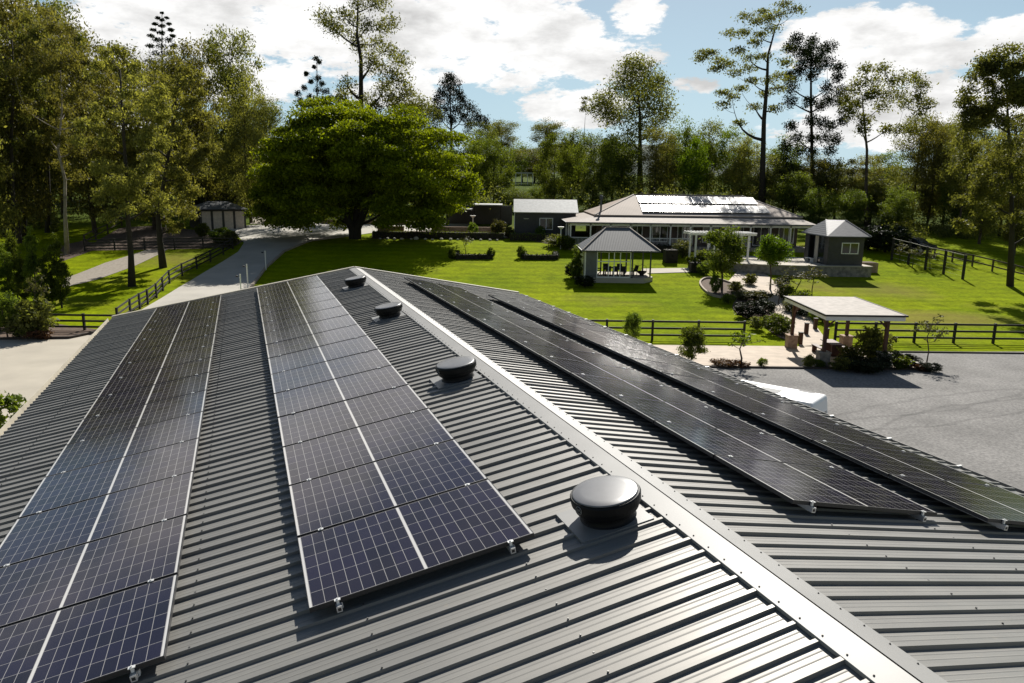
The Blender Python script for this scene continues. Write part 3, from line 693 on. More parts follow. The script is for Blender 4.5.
def chair(x, y, z, rz, lab, grp, arm=False):
    t = thing('chair', lab, 'chair', (x, y, z), rz, grp)
    b = MB(); b.box(-.26, .26, -.26, .26, .42, .48); b.build('seat', M['charcoal'], t)
    b = MB(); b.add([(-.26, .22, .48), (.26, .22, .48), (.26, .38, 1.0), (-.26, .38, 1.0), (-.26, .27, .48), (.26, .27, .48), (.26, .43, 1.0), (-.26, .43, 1.0)], [(0, 1, 2, 3), (4, 7, 6, 5), (0, 4, 5, 1), (2, 6, 7, 3), (0, 3, 7, 4), (1, 5, 6, 2)]); b.build('backrest', M['charcoal'], t)
    for sx in (-.22, .22):
        for sy in (-.22, .22): b = MB(); b.box(sx-.025, sx+.025, sy-.025, sy+.025, 0, .42); b.build('leg', M['charcoal'], t)
    if arm:
        for sx in (-.3, .26): b = MB(); b.box(sx, sx+.05, -.26, .3, .62, .67); b.box(sx, sx+.05, -.26, -.2, .42, .62); b.build('armrest', M['charcoal'], t)
    return t
chair(8.45, 73.6, z0, R(80), 'dark chair at the left end of the gazebo table', 'chairs in the gazebo', True)
for i, x in enumerate((9.3, 10.0, 10.7)): chair(x, 72.9, z0, R(180), 'dark dining chair, %s from the left on the near side of the gazebo table' % ORD[i], 'chairs in the gazebo')
for i, x in enumerate((9.3, 10.7)): chair(x, 74.6, z0, 0, 'dark dining chair at the %s of the far side of the gazebo table' % ('left', 'right')[i], 'chairs in the gazebo')
chair(11.9, 73.4, z0, R(-60), 'dark reclined armchair between the table and the fire bowl in the gazebo', 'chairs in the gazebo', True)
t2 = thing('dining_table', 'dark dining table inside the gazebo', 'table', (10.0, 73.75, z0))
b = MB(); b.box(-1.1, 1.1, -.45, .45, .70, .76); b.build('tabletop', M['charcoal'], t2)
for sx in (-1, 1):
    for sy in (-.38, .38): b = MB(); b.box(sx-.04, sx+.04, sy-.04, sy+.04, 0, .70); b.build('leg', M['charcoal'], t2)
t2 = thing('fire_bowl', 'round black fire bowl on the gazebo slab beside the open corner', 'fire bowl', (12.7, 73.4, z0))
b = MB(); b.lathe([(.25, 0), (.2, .12), (.42, .3), (.5, .45), (.46, .45), (.38, .34), (.05, .3)], n=20); b.build('bowl', M['charcoal'], t2)
b = MB(); b.tube([(-.45, 0, .45), (-.4, 0, .9), (0, 0, 1.1), (.4, 0, .9), (.45, 0, .45)], [.02]*5, 5); b.build('handle', M['charcoal'], t2)

# pool house on its stone terrace
pu0, pu1, pv0, pv1 = 32.0, 35.6, 76.2, 82.4; pz = 2.5; pe = 5.45
t = thing('terrace', 'raised pool terrace of pale paving on a grey stone retaining wall', 'terrace')
b = MB(); b.prism([(24.0, 76.6), (29.0, 75.6), (36.3, 75.5), (36.3, 83.5), (22.0, 87.9), (22.0, 78.2)], .5, pz-.10); b.build('retaining_wall', M['stone'], t)
b = MB(); b.prism([(23.9, 76.55), (29.0, 75.52), (36.38, 75.42), (36.38, 83.6), (21.9, 87.9), (21.9, 78.1)], pz-.1, pz); b.build('paving', M['concrete'], t)
t = thing('planter_wall', 'low brown stone planter box at the right end of the pool terrace', 'planter', (37.1, 78.5, g(78.5)))
b = MB(); b.box(-.6, .9, -.8, .8, -.3, .95); b.build('wall', M['brick'], t)
b = MB(); b.box(-.5, .8, -.7, .7, .95, .98); b.build('soil', M['mulch'], t)
t = thing('pool_house', 'small dark pool house with grey hipped roof and white sliding window', 'pool house')
b = MB(); b.box(pu0, pu1, pv0, pv0+.12, pz, pe-.1); b.box(pu1-.12, pu1, pv0+.12, pv1, pz, pe-.1); b.box(pu0, pu1-.12, pv1-.12, pv1, pz, pe-.1)
b.box(pu0, pu0+.12, pv0+.12, pv0+.9, pz, pe-.1); b.box(pu0, pu0+.12, pv1-1.0, pv1-.12, pz, pe-.1); b.build('wall', M['darkwall'], t)
b = hip(pu0-.4, pu1+.45, pv0-.45, pv1+.4, pe, 32.9, 34.6, 79.6, 78.8, 6.95, .1); b.build('roof', M['greyroof'], t)
b = MB()
for A, B_ in (((pu0-.4, pv0-.45, pe+.02), (32.9, 79.6, 6.97)), ((pu1+.45, pv0-.45, pe+.02), (34.6, 78.8, 6.97))): b.beam(A, B_, .12, .05)
b.build('ridge_capping', M['greyroof'], t)
window(t, 34.2, pv0, pz+1.15, 1.75, 1.15, panes=2)
b = MB(); b.box(pu0+.0, pu0+.1, pv0+2.6, pv0+3.5, pz, pe-.1); b.build('door_panel', M['cream'], t)
for v in (pv0+.9, pv0+2.5, pv0+3.5, pv1-1.05):
    b = MB(); b.box(pu0-.02, pu0+.1, v-.05, v+.05, pz, pe-.1); b.build('door_frame', M['darkroof'], t)
b = MB(); b.box(pu0+.02, pu0+.06, pv0+.95, pv0+2.45, pz+.02, pe-.15); b.build('glass_door', M['glass'], t)
t = thing('bench', 'low pale bench standing in front of the pool house doorway', 'bench', (pu0-.5, 79.6, pz))
b = MB(); b.box(-.2, .2, -.8, .8, .38, .44); b.build('seat', M['white'], t)
for sy in (-.7, .7): b = MB(); b.box(-.17, .17, sy-.04, sy+.04, 0, .38); b.build('leg', M['white'], t)

# timber picnic shelter
t = thing('picnic_shelter', 'timber picnic shelter with pale flat metal roof on stone-based posts', 'shelter')
u0, u1, v0, v1 = 17.55, 22.0, 41.15, 47.75
b = MB(); b.add([(u0, v0, 3.12), (u1, v0, 3.12), (u1, v1, 3.22), (u0, v1, 3.22), (u0, v0, 3.18), (u1, v0, 3.18), (u1, v1, 3.28), (u0, v1, 3.28)], [(3, 2, 1, 0), (4, 5, 6, 7), (0, 1, 5, 4), (1, 2, 6, 5), (2, 3, 7, 6), (3, 0, 4, 7)]); b.build('roof', M['ivoryroof'], t)
b = MB(); b.box(u0-.04, u1+.04, v0-.09, v0-.003, 3.10, 3.20); b.add([], []); b.beam((u0-.05, v0-.09, 3.15), (u0-.05, v1+.05, 3.25), .09, .10); b.beam((u1+.05, v0-.09, 3.15), (u1+.05, v1+.05, 3.25), .09, .10); b.build('gutter', M['blackwood'], t)
b = MB(); b.box(u0, u1, v0+.02, v0+.06, 2.86, 3.11); b.beam((u0+.03, v0+.07, 2.99), (u0+.03, v1, 3.08), .04, .24); b.beam((u1-.03, v0+.07, 2.99), (u1-.03, v1, 3.08), .04, .24); b.build('fascia', M['white'], t)
b = MB(); b.box(u0+.06, u1-.06, v0+.06, v1, 3.09, 3.115); b.build('ceiling', M['white'], t)
for (x, v) in ((17.95, 42.0), (21.45, 42.0), (17.95, 47.0), (21.45, 47.0)):
    b = MB(); b.box(x-.09, x+.09, v-.09, v+.09, .85, 3.0); pst = b.build('post', M['redwood'], t)
    b = MB(); b.box(x-.3, x+.3, v-.3, v+.3, 0, .85); b.box(x-.34, x+.34, v-.34, v+.34, .851, .9); b.build('stone_base', M['brick'] if v > 45 else M['stone'], t)
    sgn = 1 if x < 19 else -1
    b = MB(); b.beam((x+sgn*.08, v, 2.35), (x+sgn*.6, v, 2.88), .08, .08); b.beam((x, v+(.08 if v < 44 else -.08), 2.35), (x, v+(.6 if v < 44 else -.6), 2.9), .08, .08); b.build('brace', M['redwood'], t)
for i, (x, v, rz, lab) in enumerate(((19.0, 45.2, R(90), 'red timber bench on the left side of the shelter table'), (20.6, 45.2, R(90), 'red timber bench on the right side of the shelter table'))):
    t = thing('bench', lab, 'bench', (x, v, .05), rz, 'benches in the shelter')
    b = MB(); b.box(-.8, .8, -.16, .16, .42, .47); b.build('seat', M['redwood'], t)
    for sx in (-.65, .65): b = MB(); b.box(sx-.05, sx+.05, -.14, .14, 0, .42); b.build('leg', M['redwood'], t)
t = thing('picnic_table', 'red timber table under the picnic shelter', 'table', (19.8, 45.2, .05), R(90))
b = MB(); b.box(-.9, .9, -.38, .38, .71, .76); b.build('tabletop', M['redwood'], t)
for sx in (-.65, .65): b = MB(); b.box(sx-.06, sx+.06, -.3, .3, 0, .71); b.build('leg', M['redwood'], t)
for px, py, lab in ((800, 344, 'short red timber bollard on the left near side of the shelter path'), (806, 334, 'short red timber bollard in the middle of the shelter path side'), (815, 329, 'short red timber bollard at the lawn end of the shelter path'), (826, 340, 'short red timber bollard on the right of the shelter path')):
    p = at(px, py, .05); t = thing('timber_bollard', lab, 'bollard', p, 0, 'red timber bollards')
    b = MB(); b.box(-.12, .12, -.12, .12, 0, .75); b.build('shaft', M['redwood'], t)
    b = MB(); b.box(-.14, .14, -.14, .14, .751, .80); b.build('cap', M['blackwood'], t)

# white garden arbour in front of the house
t = thing('arbour', 'white timber garden arbour with slatted top in front of the house', 'arbour')
az = g(80)
for x in (19.4, 21.4, 23.2, 25.0):
    for v in (79.8, 82.4): b = MB(); b.box(x-.09, x+.09, v-.09, v+.09, az-.3, 5.15); b.build('post', M['white'], t)
b = MB()
for v in (79.8, 82.4): b.box(18.6, 25.8, v-.05, v+.05, 5.152, 5.33)
b.build('beam', M['white'], t)
b = MB(); x = 18.8
while x < 25.7: b.box(x, x+.06, 79.2, 83.0, 5.335, 5.45); x += .34
b.build('slat', M['white'], t)

# white hatted garden lamps
for i, (px, py, h, lab) in enumerate(((473, 233, 2.3, 'white garden lamp post with flat square head, left one along the hedge'), (526, 237, 2.4, 'white garden lamp post with flat square head in front of the cottage'), (560.5, 249, 2.6, 'white garden lamp post with flat square head left of the gazebo'))):
    p = at(px, py); t = thing('garden_lamp', lab, 'lamp post', p, 0, 'white garden lamps')
    b = MB(); b.box(-.05, .05, -.05, .05, 0, h-.25); b.build('pole', M['white'], t)
    b = MB(); b.add([(-.14, -.14, h-.25), (.14, -.14, h-.25), (.14, .14, h-.25), (-.14, .14, h-.25), (-.36, -.36, h), (.36, -.36, h), (.36, .36, h), (-.36, .36, h)], [(3, 2, 1, 0), (4, 5, 6, 7), (0, 1, 5, 4), (1, 2, 6, 5), (2, 3, 7, 6), (3, 0, 4, 7)]); b.build('head', M['white'], t)
for i, (px, py, h) in enumerate(((241.5, 299, 2.1), (248, 288, 2.15), (266, 270, 1.95))):
    p = at(px, py); t = thing('drive_marker', 'slim white post with small dark lamp beside the driveway, %s from the barn' % ('first', 'second', 'third')[i], 'post', p, 0, 'white posts along the driveway')
    b = MB(); b.tube([(0, 0, 0), (0, 0, h)], [.055, .055], 10); b.build('pole', M['white'], t)
    b = MB(); b.lathe([(.03, -.06), (.1, -.02), (.1, .06), (.03, .09)], (-.28, 0, h-.2), 10); b.beam((-.24, 0, h-.2), (-.04, 0, h-.2), .03, .03); b.build('lamp', M['charcoal'], t)

# retaining wall behind the hedge and a pale strip
t = tag(MB().box(-17.6, -14.2, 97.6, 98.0, 3.2, 4.75).build('brick_wall', M['brick']), 'low brown brick wall under the big green tree', 'wall')
t = tag(MB().box(-10.7, -.4, 98.6, 99.0, 3.2, 4.7).build('brick_wall', M['brick']), 'long low brown brick wall left of the cottage', 'wall')
t = tag(MB().box(-7.2, -.7, 96.4, 96.7, 3.2, 3.95).build('garden_wall', M['white']), 'low white garden wall behind the hedge left of the cottage', 'wall')
t = tag(MB().box(-27.5, -15, 108, 108.3, 3.8, 5.0).build('brick_wall', M['brick']), 'low tan wall across the far side of the driveway', 'wall')

# tiny white pavilion on the far rise
v = 188; p = far(525, 186, v); z = g(v)
t = thing('pavilion', 'tiny white open pavilion on the sunny rise beyond the trees', 'pavilion', (p.x, v, z))
b = MB(); b.box(-2.6, 2.2, 0, 3, 2.7, 2.95); b.build('roof', M['whiteroof'], t)
for x in (-2.3, -.9, .6, 1.9): b = MB(); b.box(x-.09, x+.09, .1, .28, -.3, 2.7); b.build('post', M['white'], t)

# ------------------------------------------------------------------ fences
def fence(pts, h, rails, m, label, name='fence', posth=None, pw=.14, rw=.05, rh=.13, extra_posts=None):
    """post-and-rail fence through ground points (list of Vectors), one rail per span and height"""
    t = thing(name, label, 'fence', pts[0])
    o0 = pts[0]
    for p in pts:
        q = p-o0; b = MB(); b.box(q.x-pw/2, q.x+pw/2, q.y-pw/2, q.y+pw/2, q.z-.1, q.z+(posth or h)); b.build('post', m, t)
    for k_ in range(rails):
        hh = h*(1-k_/(rails))-.1
        b = MB()
        for a, c in zip(pts, pts[1:]):
            d = Vector((0, -pw/2-rw/2-.003, hh)); b.beam(a-o0+d, c-o0+d, rw, rh)
        b.build('rail', m, t)
    return t
ln = lambda xs, v: [Vector((x, v, g(v))) for x in xs]
fence(ln([.2+3.06*i for i in range(6)], 49.0), 1.38, 3, M['blackwood'], 'black post-and-rail fence between the lawn and the footpath, left of the garden')
fence(ln([21.7+2.66*i for i in range(14)], 49.2), 1.38, 3, M['blackwood'], 'black post-and-rail fence along the lawn right of the picnic shelter')
fence(ln([-39.5+2.62*i for i in range(5)]+[-26.2], 49.7), 1.2, 3, M['blackwood'], 'black post-and-rail fence beside the concrete yard at far left')
fence([at(*p) for p in ((118, 325), (130.7, 315), (140, 309), (148, 304.5), (156.7, 298), (163, 291), (169.6, 283.5), (182.3, 276), (196.9, 269), (210.6, 262), (223.5, 254.5), (233, 249))], 1.25, 3, M['blackwood'], 'black post-and-rail fence running uphill beside the driveway')
fence([at(*p) for p in ((85, 251), (115, 250.5), (145, 250), (175, 249.5), (203.4, 249), (233, 249.2))], 1.35, 4, M['blackwood'], 'black post-and-rail fence crossing behind the two paddock trees')
fence([at(*p) for p in ((85, 246), (96, 240), (108, 234), (122, 226))], 1.3, 2, M['bark'], 'weathered rail fence climbing into the wood at left')
fence([at(*p) for p in ((0, 224), (14, 224), (28, 223.5), (42, 223))], 1.3, 2, M['bark'], 'weathered rail fence deep in the wood at far left')
fence([at(*p) for p in ((934, 258), (952, 262), (972, 266.5), (992, 271.5), (1013, 277), (1036, 283))], 1.3, 2, M['bark'], 'grey rail fence behind the trellis under the right-hand trees')
# wire trellis with vines
tp = [at(*p) for p in ((891.5, 260), (908, 264.5), (925, 269.7), (943.3, 274), (962.5, 279.3))]
t = thing('trellis', 'wire trellis of tall dark posts on the lawn at right', 'trellis', tp[0])
for p in tp:
    q = p-tp[0]; b = MB(); b.box(q.x-.1, q.x+.1, q.y-.1, q.y+.1, q.z-.1, q.z+2.45); b.build('post', M['blackwood'], t)
b = MB()
for a, c in zip(tp, tp[1:]):
    b.beam(a-tp[0]+Vector((0, 0, 2.4)), c-tp[0]+Vector((0, 0, 2.4)), .05, .05)
b.build('top_rail', M['cream'], t)
b = MB()
for a, c in zip(tp, tp[1:]):
    for hh in (.3, .8, 1.3, 1.85): b.beam(a-tp[0]+Vector((0, -.12, hh)), c-tp[0]+Vector((0, -.12, hh)), .012, .012)
b.build('wire', M['alu'], t)
# ------------------------------------------------------------------ plants
def leaf_mesh(name, cen, rad, per, size, seed, m, droop=0.0, shell=.55, top=0.0, elong=2.2, fuzz=.24):
    rg = np.random.default_rng(seed); cen = np.array(cen, float); rad = np.array(rad, float)
    per = np.array(per if hasattr(per, '__len__') else [per]*len(cen)); idx = np.repeat(np.arange(len(cen)), per); n = len(idx)
    d = rg.normal(size=(n, 3)); d[:, 2] += top; d /= np.linalg.norm(d, axis=1)[:, None]
    r = rg.random(n)**shell
    pos = cen[idx] + d*r[:, None]*rad[idx] + rg.normal(size=(n, 3))*fuzz*rad[idx]
    a = rg.normal(size=(n, 3)); a[:, 2] -= droop*rg.random(n); a /= np.linalg.norm(a, axis=1)[:, None]
    c = rg.normal(size=(n, 3)); b = np.cross(a, c); b /= np.linalg.norm(b, axis=1)[:, None]+1e-9
    s = size*(.45+1.25*rg.random(n)**1.7)[:, None]
    v = np.stack([pos-a*s*.5, pos+b*s*.5/elong, pos+a*s*.5, pos-b*s*.5/elong], 1).reshape(-1, 3)
    me = bpy.data.meshes.new(name); me.vertices.add(n*4); me.vertices.foreach_set('co', v.ravel())
    me.loops.add(n*4); me.loops.foreach_set('vertex_index', np.arange(n*4, dtype=np.int32))
    me.polygons.add(n); me.polygons.foreach_set('loop_start', np.arange(0, n*4, 4, dtype=np.int32)); me.polygons.foreach_set('loop_total', np.full(n, 4, dtype=np.int32))
    me.materials.append(m); me.update(calc_edges=True); me.validate(); return me
def grow(trunk, cl, rr, limit=999, base=.05, tip=.02, sides=5, bend=.25):
    """trunk = [(point, radius)]; every clump centre is joined to the nearest lower wood by a curved limb"""
    b = MB(); pts = [Vector(p) for p, r in trunk]; b.tube(pts, [r for p, r in trunk], 9)
    nodes_ = []
    for i in range(len(trunk)-1):
        for k_ in range(4):
            t = k_/4; nodes_.append((pts[i].lerp(pts[i+1], t), trunk[i][1]*(1-t)+trunk[i+1][1]*t))
    nodes_.append((pts[-1], trunk[-1][1])); zmin = pts[0].z + .15*(pts[-1].z-pts[0].z)
    nodes_ = [q for q in nodes_ if q[0].z > zmin] or nodes_
    order = sorted(cl, key=lambda c: min((Vector(c)-q[0]).length for q in nodes_))[:limit]
    for c in order:
        c = Vector(c)
        def cost(q):
            d = c-q[0]; L_ = d.length; return L_ + max(0, .45*L_-d.z)*1.3
        q = min(nodes_, key=cost); d = c-q[0]; L_ = d.length
        if L_ < .2: continue
        r0 = min(q[1]*.75, base*(.35+L_*.16)); mid = q[0] + d*.5 + Vector((rr.uniform(-1, 1), rr.uniform(-1, 1), 0))*L_*.07 + Vector((d.x, d.y, 0))*.12 - Vector((0, 0, 1))*L_*bend*.3
        P_ = []; Rr = []
        for k_ in range(5):
            t = k_/4; p = q[0]*(1-t)**2 + mid*2*t*(1-t) + c*t*t; P_.append(p); Rr.append(r0*(1-t)+max(tip, r0*.35)*t)
        b.tube(P_, Rr, sides, cap=False)
        for k_ in (1, 2, 3, 4): nodes_.append((P_[k_], Rr[k_]))
    return b
def clumps_in(ells, n, rr, rmin, rmax, shell=.4, squash=.75):
    """clump centres spread through ellipsoids [(centre, radii, weight)]"""
    out, rad = [], []; tot = sum(e[2] for e in ells)
    for c, r, w in ells:
        for _ in range(int(n*w/tot+.5)):
            d = Vector((rr.gauss(0, 1), rr.gauss(0, 1), rr.gauss(0, 1))).normalized()*rr.random()**shell
            k_ = rr.uniform(rmin, rmax)
            out.append((c[0]+d.x*r[0], c[1]+d.y*r[1], c[2]+d.z*r[2])); rad.append((k_, k_, k_*squash))
    return out, rad
KIND = {}
def template(key, H, ells, n, rmin, rmax, per, size, leaf, bark, seed, tr=.3, lean=.5, shell=.4, squash=.7, droop=0, limit=40, elong=2.4, fork=1, top=0.0, leafshell=.55):
    rr = random.Random(seed)
    cl, rad = clumps_in(ells, n, rr, rmin, rmax, shell, squash)
    a = rr.uniform(0, 6.28); lx, ly = math.cos(a)*lean, math.sin(a)*lean; HT = H*.82
    tk = [((0, 0, -.6), tr*1.25), ((lx*.1, ly*.1, H*.04), tr*1.02), ((lx*.6, ly*.3, H*.25), tr*.82), ((lx*.6+.2, ly, H*.5), tr*.6), ((lx*.2, ly*.7, H*.68), tr*.36), ((lx*.4, ly*.4, HT), tr*.12)]
    cr = leaf_mesh('crown', cl, rad, per, size, seed, LM[leaf], droop, elong=elong, top=top, shell=leafshell)
    tm = grow(tk, cl, rr, limit, tr*.55).build('trunk', M[bark], smooth=True); me = tm.data; bpy.data.objects.remove(tm)
    KIND[key] = (me, cr, H)
def plant(key, loc, s, sz=None, rz=0, name='tree', label='', cat='tree', group=None, stem='trunk', crown='crown'):
    t = thing(name, label, cat, loc, rz, group); t.scale = (s, s, sz or s)
    a = bpy.data.objects.new(stem, KIND[key][0]); C.objects.link(a); a.parent = t
    b = bpy.data.objects.new(crown, KIND[key][1]); C.objects.link(b); b.parent = t
    return t
# gums, 26 m nominal
for i in range(3):
    template('gum%d' % i, 26, [((0, 0, 19), (5.2, 5.2, 5.5), 3), ((1.5, -1, 12), (4.6, 4.6, 4.5), 2), ((-1.5, 1, 7.5), (3.2, 3.2, 3), .8)], 125, 1.2, 2.2, 190, .36, 'gum', 'bark', 11+i, droop=1.2, limit=60)
for i in range(3):
    template('gumy%d' % i, 24, [((0, 0, 17), (4.6, 4.6, 6.5), 3), ((1, 1, 10), (5, 5, 5), 3), ((-1, 0, 5), (4.4, 4.4, 3), 1.6)], 150, 1.1, 2.1, 190, .34, 'gumyellow', 'bark', 31+i, droop=1.8, limit=50)
for i in range(3):
    template('mid%d' % i, 15, [((0, 0, 9), (4.6, 4.6, 5.2), 3), ((1, 0, 4.5), (3.8, 3.8, 3), 1.4)], 120, 1.0, 1.8, 170, .32, 'mid', 'barkdark', 51+i, tr=.22, limit=30)
for i in range(2):
    template('round%d' % i, 13, [((0, 0, 7.4), (4.6, 4.6, 5.2), 3), ((0, 0, 3.4), (4.2, 4.2, 2.4), 1.2)], 120, .9, 1.4, 240, .27, 'mid', 'barkdark', 61+i, tr=.22, limit=20, shell=.25)
for i in range(2):
    template('darkt%d' % i, 20, [((0, 0, 12), (4.6, 4.6, 7), 3), ((0, 0, 5), (4, 4, 3.5), 1.2)], 130, 1.2, 2.1, 130, .40, 'gum', 'barkdark', 71+i, tr=.28, limit=30)
template('brightt', 13, [((0, 0, 8), (3.6, 3.6, 4.6), 3)], 60, .8, 1.4, 150, .34, 'bright', 'barkdark', 81, tr=.18, limit=25)
template('thin', 24, [((0, 0, 20.5), (1.9, 1.9, 3), 3)], 14, .5, .9, 70, .35, 'gum', 'bark', 83, tr=.16, limit=20)
# small plants, 2-4 m nominal
for i in range(3):
    template('bush%d' % i, 2, [((0, 0, 1.0), (.8, .8, .75), 3)], 40, .22, .4, 70, .16, ('mid', 'gum', 'olive')[i], 'barkdark', 91+i, tr=.04, lean=.1, limit=14, elong=1.8)
template('bushred', 1, [((0, 0, .45), (.55, .55, .35), 3)], 26, .15, .28, 55, .13, 'red', 'barkdark', 96, tr=.03, lean=.05, limit=8)
template('bushdark', 2, [((0, 0, .95), (.85, .85, .8), 3)], 60, .2, .34, 90, .14, 'dark', 'barkdark', 95, tr=.05, lean=.05, limit=6, shell=.2)
template('bushround', 2, [((0, 0, .95), (.85, .85, .8), 3)], 70, .18, .3, 80, .14, 'mid', 'barkdark', 97, tr=.05, lean=.05, limit=6, shell=.2)
template('small', 5, [((0, 0, 3.5), (1.4, 1.4, 1.3), 3)], 60, .35, .6, 150, .18, 'bright', 'bark', 98, tr=.08, lean=.15, limit=24)
template('smallmid', 5, [((0, 0, 3.1), (1.3, 1.3, 1.7), 3)], 60, .35, .6, 150, .18, 'mid', 'bark', 99, tr=.08, lean=.15, limit=24)
template('sapling', 4, [((0, 0, 2.6), (.8, .8, 1.1), 3)], 26, .12, .25, 16, .14, 'olive', 'bark', 100, tr=.035, lean=.2, limit=26)
template('sparse', 2.6, [((0, 0, 1.9), (.95, .95, .5), 3)], 16, .14, .26, 20, .17, 'bright', 'bark', 101, tr=.05, lean=.1, limit=16)
template('cypress', 7, [((0, 0, 4.9), (.75, .75, 2.0), 1), ((0, 0, 2.6), (1.15, 1.15, 2.0), 2)], 110, .28, .5, 110, .2, 'mid', 'barkdark', 102, tr=.12, lean=.05, limit=4, shell=.3)

def wid(px, v): return px*v/F_PX
def put(key, px, v, ytop, wpx, label, group, name='tree', cat='tree', seed=0, base=None):
    """plant a template so that it is as tall and broad as the surveyed one"""
    gz = g(v) if base is None else base
    top = far(px, ytop, v).z; h = max(1.0, top-gz); me, cr, H = KIND[key]
    w = wid(wpx, v); nw = {'gum': 13.5, 'gumy': 13, 'mid': 11.5, 'roun': 11, 'dark': 11.8, 'brig': 9, 'thin': 5, 'cypr': 2.9}[key[:4] if key[:4] in ('gumy', 'roun', 'dark', 'brig', 'thin', 'cypr') else key[:3]]
    u = (far(px, 200, v)).x; s = w/nw
    return plant(key, (u, v, gz), s, h/H, random.Random(int(px*7+v)).uniform(0, 6.28), name, label, cat, group)

wood = []   # (kind, px, distance, y of the top, width px)
LEFT = [('gumy0', 14, 88, -40, 92), ('gumy1', 40, 105, -10, 84), ('gum0', 62, 112, -18, 80), ('gumy2', 92, 96, 22, 82), ('gum1', 118, 118, 28, 76), ('gumy0', 152, 100, 60, 76), ('gum2', 180, 124, 38, 70),
        ('gumy1', 205, 120, 34, 66), ('gum0', 238, 118, 16, 62), ('gumy2', 250, 108, 70, 56), ('gum1', 264, 126, 88, 52), ('gumy0', -20, 80, -10, 90), ('mid0', 20, 130, 110, 80), ('mid1', 70, 135, 110, 80), ('mid2', 190, 138, 110, 70), ('mid0', 235, 140, 120, 70), ('gum2', -40, 100, -30, 110),
        ('darkt0', 8, 104, 90, 70), ('darkt1', 50, 125, 80, 70), ('mid2', 150, 135, 120, 60), ('mid1', 105, 140, 120, 70), ('darkt0', 214, 128, 110, 56), ('darkt1', 270, 130, 130, 60)]
MIDW = [('round0', 553, 125, 128, 44), ('round1', 592, 128, 131, 46), ('round0', 494, 135, 134, 46), ('mid1', 512, 208, 150, 40), ('darkt0', 534, 212, 146, 40), ('mid0', 522, 225, 140, 44), ('mid2', 508, 128, 184, 30), ('mid0', 536, 130, 183, 30), ('mid1', 523, 126, 190, 26), ('mid0', 478, 140, 128, 46), ('gum1', 500, 205, 116, 46), ('gum2', 546, 205, 114, 40), ('mid1', 572, 150, 126, 36),
        ('mid2', 620, 138, 124, 52), ('gumy1', 655, 134, 124, 48), ('mid0', 684, 136, 113, 50), ('brightt', 692, 128, 136, 36), ('darkt0', 706, 140, 116, 42), ('mid1', 730, 136, 124, 46), ('gumy2', 742, 130, 130, 44), ('darkt1', 612, 150, 130, 46),
        ('thin', 583, 160, 92, 18), ('gum2', 420, 140, 88, 56), ('darkt1', 398, 138, 92, 50), ('gum0', 480, 150, 116, 40), ('mid2', 440, 140, 126, 56), ('darkt0', 350, 138, 110, 60), ('mid2', 310, 134, 128, 60),
        ('darkt1', 666, 146, 128, 44), ('darkt0', 570, 150, 138, 50)]
RIGHT = [('mid0', 782, 128, 132, 50), ('gumy0', 812, 124, 150, 44), ('darkt1', 836, 122, 152, 46), ('gumy1', 862, 120, 152, 46), ('mid1', 884, 128, 148, 48), ('gum1', 914, 118, 106, 54), ('gumy2', 930, 112, 112, 48), ('darkt0', 946, 116, 120, 50),
         ('gum0', 962, 104, 104, 52), ('gumy0', 985, 96, 128, 52), ('darkt1', 1004, 104, 100, 50), ('gum2', 1036, 92, 60, 70), ('gumy1', 1022, 88, 140, 44), ('mid2', 956, 108, 168, 40), ('mid0', 900, 108, 182, 40), ('mid1', 820, 112, 186, 40), ('mid2', 850, 110, 184, 40), ('darkt0', 980, 110, 150, 44), ('gum1', 1060, 110, 60, 70), ('mid1', 795, 118, 170, 44), ('darkt1', 872, 116, 170, 46), ('darkt0', 765, 124, 150, 46), ('gum2', 942, 128, 108, 40)]
KN = {'gum': ('gum_tree', 'olive gum tree'), 'gumy': ('gum_tree', 'yellow-green gum tree'), 'mid': ('tree', 'bushy mid-green tree'), 'round': ('tree', 'rounded green tree'), 'darkt': ('tree', 'tall dark green tree'), 'brightt': ('tree', 'bright lime green tree'), 'thin': ('gum_tree', 'thin wispy gum tree with a bare stem')}
for grp, lst, place in (('wood left of the driveway', LEFT, 'in the wood at left'), ('wood behind the lawn and cottage', MIDW, 'in the wood behind the house'), ('wood beyond the trellis', RIGHT, 'in the wood at right')):
    fam = {}
    for r_ in lst: fam.setdefault(r_[0].rstrip('0123456789'), []).append(r_)
    for k_, rows in fam.items():
        rows.sort(key=lambda r_: r_[1])
        for i, r_ in enumerate(rows):
            nm, ds = KN[k_]
            lab = '%s %s' % (ds, place) if len(rows) == 1 else '%s, %s of its kind from left %s' % (ds, ORD[i], place)
            put(r_[0], r_[1], r_[2], r_[3], r_[4]*(1.15 if grp.startswith('wood left') else 1.05), lab, grp, nm)

